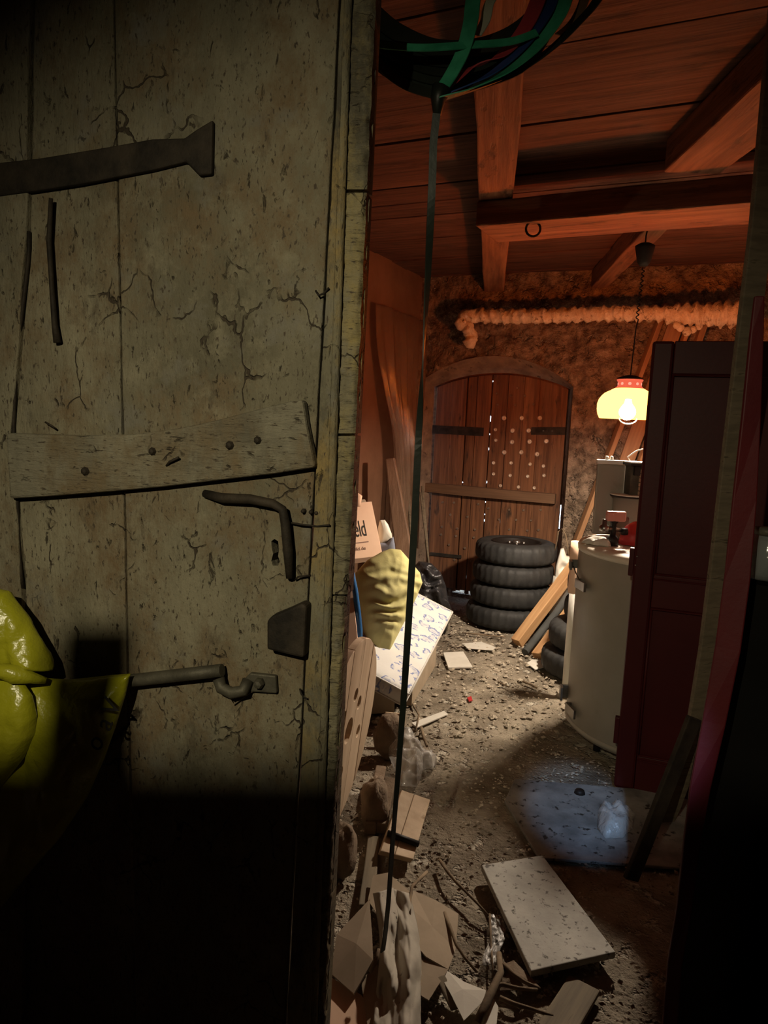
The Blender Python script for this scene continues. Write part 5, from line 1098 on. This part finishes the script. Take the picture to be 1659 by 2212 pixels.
# twigs
tw = [([(950, 1858, .02), (968, 1885, .03), (985, 1905, .03), (1005, 1925, .03), (1030, 1950, .03), (1055, 1978, .02)], .006, 'long twig lying across the aisle above the heap'),
      ([(922, 1884, .03), (905, 1900, .05), (890, 1915, .08), (886, 1945, .09), (885, 1975, .09)], .006, 'pale bent twig standing on the white sack'),
      ([(1058, 1975, .02), (1060, 2020, .02), (1062, 2060, .02), (1066, 2110, .02)], .004, 'thin dark twig along the glittering film'),
      ([(960, 1972, .04), (975, 2010, .04), (985, 2040, .04), (1005, 2070, .03), (1030, 2100, .02)], .006, 'twig over the right edge of the stained cardboard'),
      ([(1030, 2215, .03), (1052, 2165, .04), (1068, 2130, .04), (1082, 2100, .03), (1078, 2060, .02)], .013, 'thick forked branch at the bottom of the aisle'),
      ([(1066, 2132, .035), (1085, 2126, .03), (1120, 2135, .03), (1160, 2138, .02)], .007, 'dark twig reaching towards the speckled slab'),
      ([(1088, 2083, .03), (1110, 2105, .03), (1135, 2122, .03), (1165, 2135, .02)], .007, 'curved twig below the slab corner'),
      ([(1080, 2155, .02), (1110, 2168, .02), (1150, 2180, .02), (1195, 2195, .015)], .007, 'lowest twig pointing to the right'),
      ([(800, 2100, .09), (815, 2068, .11), (818, 2050, .12)], .006, 'short dark twig at the foot of the dangling strap'),
      ([(868, 1480, .0), (905, 1545, .01), (898, 1580, .01)], .006, 'twig beside the narrow pale strip'),
      ([(910, 1572, .01), (915, 1592, .015), (922, 1612, .01)], .009, 'short stubby stick below the narrow pale strip'),
      ([(998, 1367, .01), (1040, 1371, .01), (1092, 1376, .01)], .006, 'thin rod on the floor before the tyre stack'),
      ([(1130, 1472, .008), (1150, 1480, .01), (1160, 1486, .008)], .008, 'dark chip of wood in the lit part of the floor'),
      ([(1076, 1473, .008), (1100, 1484, .01)], .006, 'small dark splinter in the lit part of the floor')]
for pl, r_, lab in tw:
    P = [fl(*p) for p in pl]; mb = MB(); n = len(P); mb.tube(P, [r_ * (1 - 0.45 * k / n) for k in range(n)], 7); tag(mb.build('twig', MT['twig']), lab, 'twig', 'twigs on the floor')
# loose crumbs of plaster, chaff and splinters: nobody could count them
mb = MB(); rr = random.Random(5)
for k in range(9000):
    x = rr.uniform(-0.35, 1.5); yy = rr.uniform(1.7, 6.1)
    if x < -0.62 + 0.42 * (yy - 4.3) * (yy > 4.3): continue
    if (x - 1.472) ** 2 + (yy - 3.5) ** 2 < 0.25 or (x - 1.04) ** 2 + (yy - 5.6) ** 2 < 0.11 or (x - 1.39) ** 2 + (yy - 4.46) ** 2 < 0.11 or yy > 6.2 - 0.47 * (x - 0.5): continue
    s_ = rr.choice((0.003, 0.004, 0.006, 0.008, 0.010, 0.020 if yy > 3.4 else 0.01)) * rr.uniform(0.6, 1.2); a = rr.uniform(0, 6.28); el = rr.uniform(0.3, 1.0)
    c = V((x, yy, 0.0 + rr.uniform(-0.004, 0.004))); d = V((math.cos(a), math.sin(a), rr.uniform(-.3, .3))) * s_; e = V((-math.sin(a), math.cos(a), rr.uniform(-.3, .3))) * s_ * el; h = V((0, 0, s_ * 0.5))
    mb.add([c - d, c + e, c + d, c - e, c + h], [(0, 1, 4), (1, 2, 4), (2, 3, 4), (3, 0, 4)])
tag(mb.build('floor_crumbs', MT['chips'], recalc=False), 'loose crumbs of plaster, chaff and splinters strewn over the floor', 'debris', kind='stuff')

# ------------------------------------------------------------------ packing straps hanging from the tie beam
def strapband(pts, wd, m_, lab, tw=0.0, grp='packing straps hung in a bundle', wdir=None):
    P = []
    n = len(pts)
    for i in range(n - 1):
        p0 = V(pts[max(i - 1, 0)]); p1 = V(pts[i]); p2 = V(pts[i + 1]); p3 = V(pts[min(i + 2, n - 1)])
        for q in range(8):
            t = q / 8; P.append(0.5 * ((2 * p1) + (p2 - p0) * t + (2 * p0 - 5 * p1 + 4 * p2 - p3) * t * t + (3 * p1 - p0 - 3 * p2 + p3) * t ** 3))
    P.append(V(pts[-1])); Q = [at(*p) for p in P]
    dirs = [V((math.cos(tw * k / len(Q) + 0.5), -math.sin(tw * k / len(Q) + 0.5), 0.2)) for k in range(len(Q))] if wdir is None else [V(wdir)] * len(Q)
    mb = MB(); mb.ribbon(Q, wd, dirs, th=0.0025); return tag(mb.build('packing_strap', MT[m_], recalc=False), lab, 'strap', grp)
SY = 1.62
strapband([(1035, -80, SY), (1022, 0, SY), (1016, 50, SY), (1000, 110, SY), (975, 160, SY), (948, 200, SY)], 0.034, 'green', 'bright green packing strap, leftmost curve of the bundle')
strapband([(1240, -80, SY), (1222, 0, SY), (1200, 48, SY), (1150, 110, SY), (1085, 160, SY), (1010, 195, SY), (945, 215, SY)], 0.030, 'green', 'green packing strap on the outside of the hanging bundle')
strapband([(1180, -80, SY + .02), (1162, 0, SY + .02), (1130, 66, SY + .02), (1080, 120, SY + .02), (1010, 150, SY + .02), (960, 190, SY + .02)], 0.036, 'redstrap', 'dark red packing strap curving through the bundle')
strapband([(1210, -80, SY + .01), (1194, 0, SY + .01), (1168, 50, SY + .01), (1118, 112, SY + .01), (1050, 165, SY + .01), (960, 205, SY + .01)], 0.024, 'bluestrap', 'dark blue packing strap between the red and green ones')
strapband([(1075, -20, SY + .03), (1056, 10, SY + .03), (1048, 45, SY + .03), (1030, 76, SY + .03)], 0.024, 'whitestrap', 'short white strap end in the hanging bundle')
strapband([(790, 92, SY), (850, 100, SY), (920, 103, SY), (1000, 98, SY), (1100, 90, SY), (1160, 70, SY)], 0.020, 'green', 'green packing strap running level across the bundle', wdir=(0, 0.5, 1))
strapband([(790, 100, SY + .04), (830, 150, SY + .04), (880, 185, SY + .04), (945, 205, SY + .04)], 0.03, 'darkstrap', 'blackish green strap drooping at the left of the bundle', wdir=(0, 0.6, 1))
strapband([(1320, -60, SY + .03), (1290, 0, SY + .03), (1255, 42, SY + .03), (1190, 105, SY + .03), (1100, 165, SY + .03), (960, 215, SY + .03)], 0.022, 'darkstrap', 'black strap at the right rim of the bundle')
strapband([(1275, -60, SY + .05), (1262, 0, SY + .05), (1240, 45, SY + .05), (1205, 75, SY + .05)], 0.022, 'tanstrap', 'tan strap end on the right of the bundle')
rs_ = random.Random(3)
dk = ['blackish strap filling the back of the bundle, highest of the dark ones', 'blackish strap in the back of the bundle just under the highest', 'blackish strap in the middle of the back of the bundle', 'blackish strap low in the back of the bundle', 'lowest blackish strap at the back of the bundle']
for k in range(5):
    dxy = 22 * k
    strapband([(800, 20 + dxy, SY + .07 + .01 * k), (860, 70 + dxy, SY + .07), (950, 105 + dxy * .9, SY + .07), (1060, 95 + dxy * .8, SY + .07), (1150, 40 + dxy * .8, SY + .07), (1215 + 6 * k, -70, SY + .07)], 0.045, 'darkstrap', dk[k], wdir=(0, 0.3, 1))
mb = MB(); mb.tube([at(955, 190, SY), at(946, 215, SY), at(944, 250, SY)], [0.022, 0.016, 0.008], 8); tag(mb.build('strap_knot', MT['darkstrap']), 'dark knot binding the strap bundle above the dangling strap', 'knot', None)
# the long one that dangles to the floor
base = fl(828, 2055, 0.13); topp = at(943, 245, 1.60)
ctl = [(943, 245), (936, 310), (934, 380), (930, 470), (924, 600), (916, 740), (911, 820), (907, 900), (902, 990), (896, 1120), (886, 1290), (874, 1480), (860, 1670), (848, 1820), (839, 1950), (832, 2020), (826, 2062)]
Q = []; dirs = []
rtx = V((RT.x, RT.y, RT.z)); fwd = V((0, 1, 0))
for i in range(len(ctl) - 1):
    for q in range(6):
        t = q / 6; px = ctl[i][0] * (1 - t) + ctl[i + 1][0] * t; py = ctl[i][1] * (1 - t) + ctl[i + 1][1] * t
        f = (py - 245) / (2062 - 245); Q.append(at(px, py, 1.60 + (base.y - 1.60) * f))
        ang = R(62) * max(0, (py - 420) / 260) if py < 680 else (R(62) + R(34) * (py - 680) / 130 if py < 810 else (R(96) + R(84) * min(1, (py - 810) / 170) if py < 1250 else R(180) + R(50) * min(1, (py - 1250) / 500)))
        dirs.append(rtx * math.cos(ang) + fwd * math.sin(ang))
mb = MB(); mb.ribbon(Q, 0.0165, dirs, th=0.003); tag(mb.build('dangling_strap', MT['darkstrap'], recalc=False), 'single dark strap twisting from the bundle down to the cardboard heap', 'strap')

# ------------------------------------------------------------------ yellow sack hung on the door bolt
sack = thing('yellow_sack', dp(60, 1990, 0.05), 'glossy yellow plastic refuse sack hung on the iron bolt of the plank door', 'sack')
def crease(sd, a=0.010): return lambda q: 1.2 * a * (abs(NZ.noise(q * 8 + V((sd, 0, 0)))) - 0.25) + 0.010 * abs(NZ.noise(V((q.x * 30, q.y * 30, q.z * 13)) + V((sd, 2, 0)))) + 0.002 * abs(NZ.noise(q * 60 + V((sd, 2, 0))))
def dpl(pts, off): return [dp(px, py, off) for px, py in pts]
mb = MB(); mb.puff(dpl([(-70, 1290), (-20, 1268), (18, 1276), (38, 1305), (60, 1335), (88, 1385), (108, 1425), (114, 1448), (60, 1452), (10, 1452), (-40, 1445), (-70, 1400)], 0.07), DN, 0.045, back=0.6, rings=18, dense=6, wr=crease(1, 0.02)); mb.build('sack_loop', MT['yellowbag'], sack)
mb = MB(); mb.puff(dpl([(-80, 1452), (40, 1458), (68, 1500), (78, 1545), (76, 1585), (50, 1640), (10, 1690), (-40, 1760), (-80, 1800)], 0.10), DN, 0.035, back=0.6, rings=18, dense=6, wr=crease(4, 0.02)); mb.build('sack_fold', MT['yellowbag'], sack)
mb = MB(); mb.puff(dpl([(-60, 1455), (60, 1462), (150, 1468), (240, 1458), (282, 1455), (272, 1500), (250, 1570), (225, 1640), (190, 1720), (130, 1810), (60, 1890), (-20, 1990), (-80, 2040)], 0.06), DN, 0.03, back=0.6, rings=26, dense=6, wr=crease(8, 0.03)); so = mb.build('sack_skirt', MT['yellowbag'], sack)
mb = MB(); mb.tube([dp(px, py, o_) for px, py, o_ in ((-40, 1452, .11), (5, 1450, .125), (30, 1456, .12), (60, 1462, .105), (100, 1470, .09))], [0.012, 0.016, 0.02, 0.014, 0.006], 9, rf=lambda i, k: 1 + 0.25 * NZ.noise(V((i, k, 1)))); mb.build('sack_knot', MT['yellowbag'], sack)
xd = (dp(220, 1640) - dp(262, 1520)).normalized(); yd = DN.cross(xd).normalized()
for ch, px, py in (('V', 262, 1520), ('a', 245, 1560), ('o', 226, 1598)):
    text(ch, 0.055, dp(px, py, 0.105), -xd, -yd, MT['ink'], 'sack_letter', sack)

# ------------------------------------------------------------------ right foreground
lathp = [(1662, 300, 2.02), (1645, 480, 2.05), (1630, 600, 2.08), (1605, 800, 2.15), (1580, 1000, 2.23), (1556, 1200, 2.32), (1530, 1400, 2.44), (1500, 1580, 2.55), (1475, 1680, 2.62), (1452, 1745, 2.68), (1424, 1802, 2.73)]
Q = [at(*p) for p in lathp]; Q = [at(1690, 0, 1.98)] + Q
mb = MB(); mb.ribbon(Q, [0.066] * 10 + [0.064, 0.062], [V((1, 0.15, 0.1))] * len(Q), th=0.02)
tag(mb.build('curved_lath', MT['laths'], recalc=True, bevel=0.003), 'long weathered stick curving at its foot, leaning before the red-brown leaf', 'stick')
rp_ = [(1640, 640, 1.60), (1634, 720, 1.60), (1622, 900, 1.60), (1608, 1080, 1.60), (1592, 1250, 1.60), (1572, 1400, 1.60), (1542, 1560, 1.60), (1512, 1700, 1.60), (1494, 1820, 1.60), (1478, 1960, 1.60), (1458, 2080, 1.60), (1446, 2240, 1.60)]
Q = [at(*p) for p in rp_]
mb = MB(); mb.ribbon(Q, [.02, .028, .04, .05, .054, .054, .050, .046, .040, .036, .034, .038], [V((1, -0.25 + 0.2 * math.sin(k), 0.1)) for k in range(len(Q))], th=0.012)
tag(mb.build('red_webbing', MT['redcloth'], recalc=True, bevel=0.003), 'long dark red cloth band hanging beside the black tarpaulin', 'band')
lean('dark_board', fl(1362, 1900, 0.01), at(1500, 1550, 2.42), 0.06, 0.02, 'iron', 'dark board leaning behind the curved stick', wdir=(1, 0.4, 0))
# black tarpaulin over stacked goods
ol = [(1668, 1115), (1628, 1205), (1590, 1295), (1562, 1400), (1542, 1500), (1520, 1620), (1500, 1740), (1486, 1880), (1474, 2000), (1462, 2110), (1440, 2240), (1425, 2420)]
def tarp(u, v):
    k = v * (len(ol) - 1); i = min(int(k), len(ol) - 2); t = k - i
    px = ol[i][0] * (1 - t) + ol[i + 1][0] * t; py = ol[i][1] * (1 - t) + ol[i + 1][1] * t
    Y = 1.78 - 0.02 * v; e = at(px, py, Y); w_ = 0.55
    p = e + V((w_ * u, -0.22 * math.sin(u * 2.2), 0.10 * math.sin(u * 1.5) * (1 - v)))
    p.y += 0.035 * math.sin(u * 17 + v * 3) * (0.3 + v) + 0.03 * NZ.noise(V((u * 4, v * 5, 1)))
    p.z = max(p.z, 0.005) if v > 0.98 else p.z
    return p
mb = MB(); mb.grid(tarp, 40, 60)
tp_ = thing('tarpaulin_pile', at(1600, 2300, 1.6), 'black tarpaulin draped over stacked goods at the right edge', 'tarpaulin'); mb.build('tarpaulin_cloth', MT['blackcloth'], tp_, recalc=False, solid=0.006)
mb = MB(); mb.box((1.36, 1.88, 0.55), 0.50, 0.30, 1.10); mb.build('goods_stack', MT['blackcloth'], tp_, bevel=0.01)
bc = at(1652, 1250, 1.72); gl = thing('glass_jar', bc, 'dusty glass jar on top of the black tarpaulin at the right edge', 'jar')
mb = MB(); mb.lathe([(0.0, 0.0), (0.036, 0.0), (0.04, 0.006), (0.04, 0.085), (0.03, 0.10), (0.03, 0.118), (0.027, 0.118), (0.027, 0.1), (0.036, 0.084), (0.036, 0.01), (0, 0.008)], bc, 28, caps=False); mb.build('jar_glass', MT['glass'], gl)
mb = MB(); mb.lathe([(0.033, 0.108), (0.034, 0.125), (0, 0.127)], bc, 24); mb.build('jar_lid', MT['greyiron'], gl)
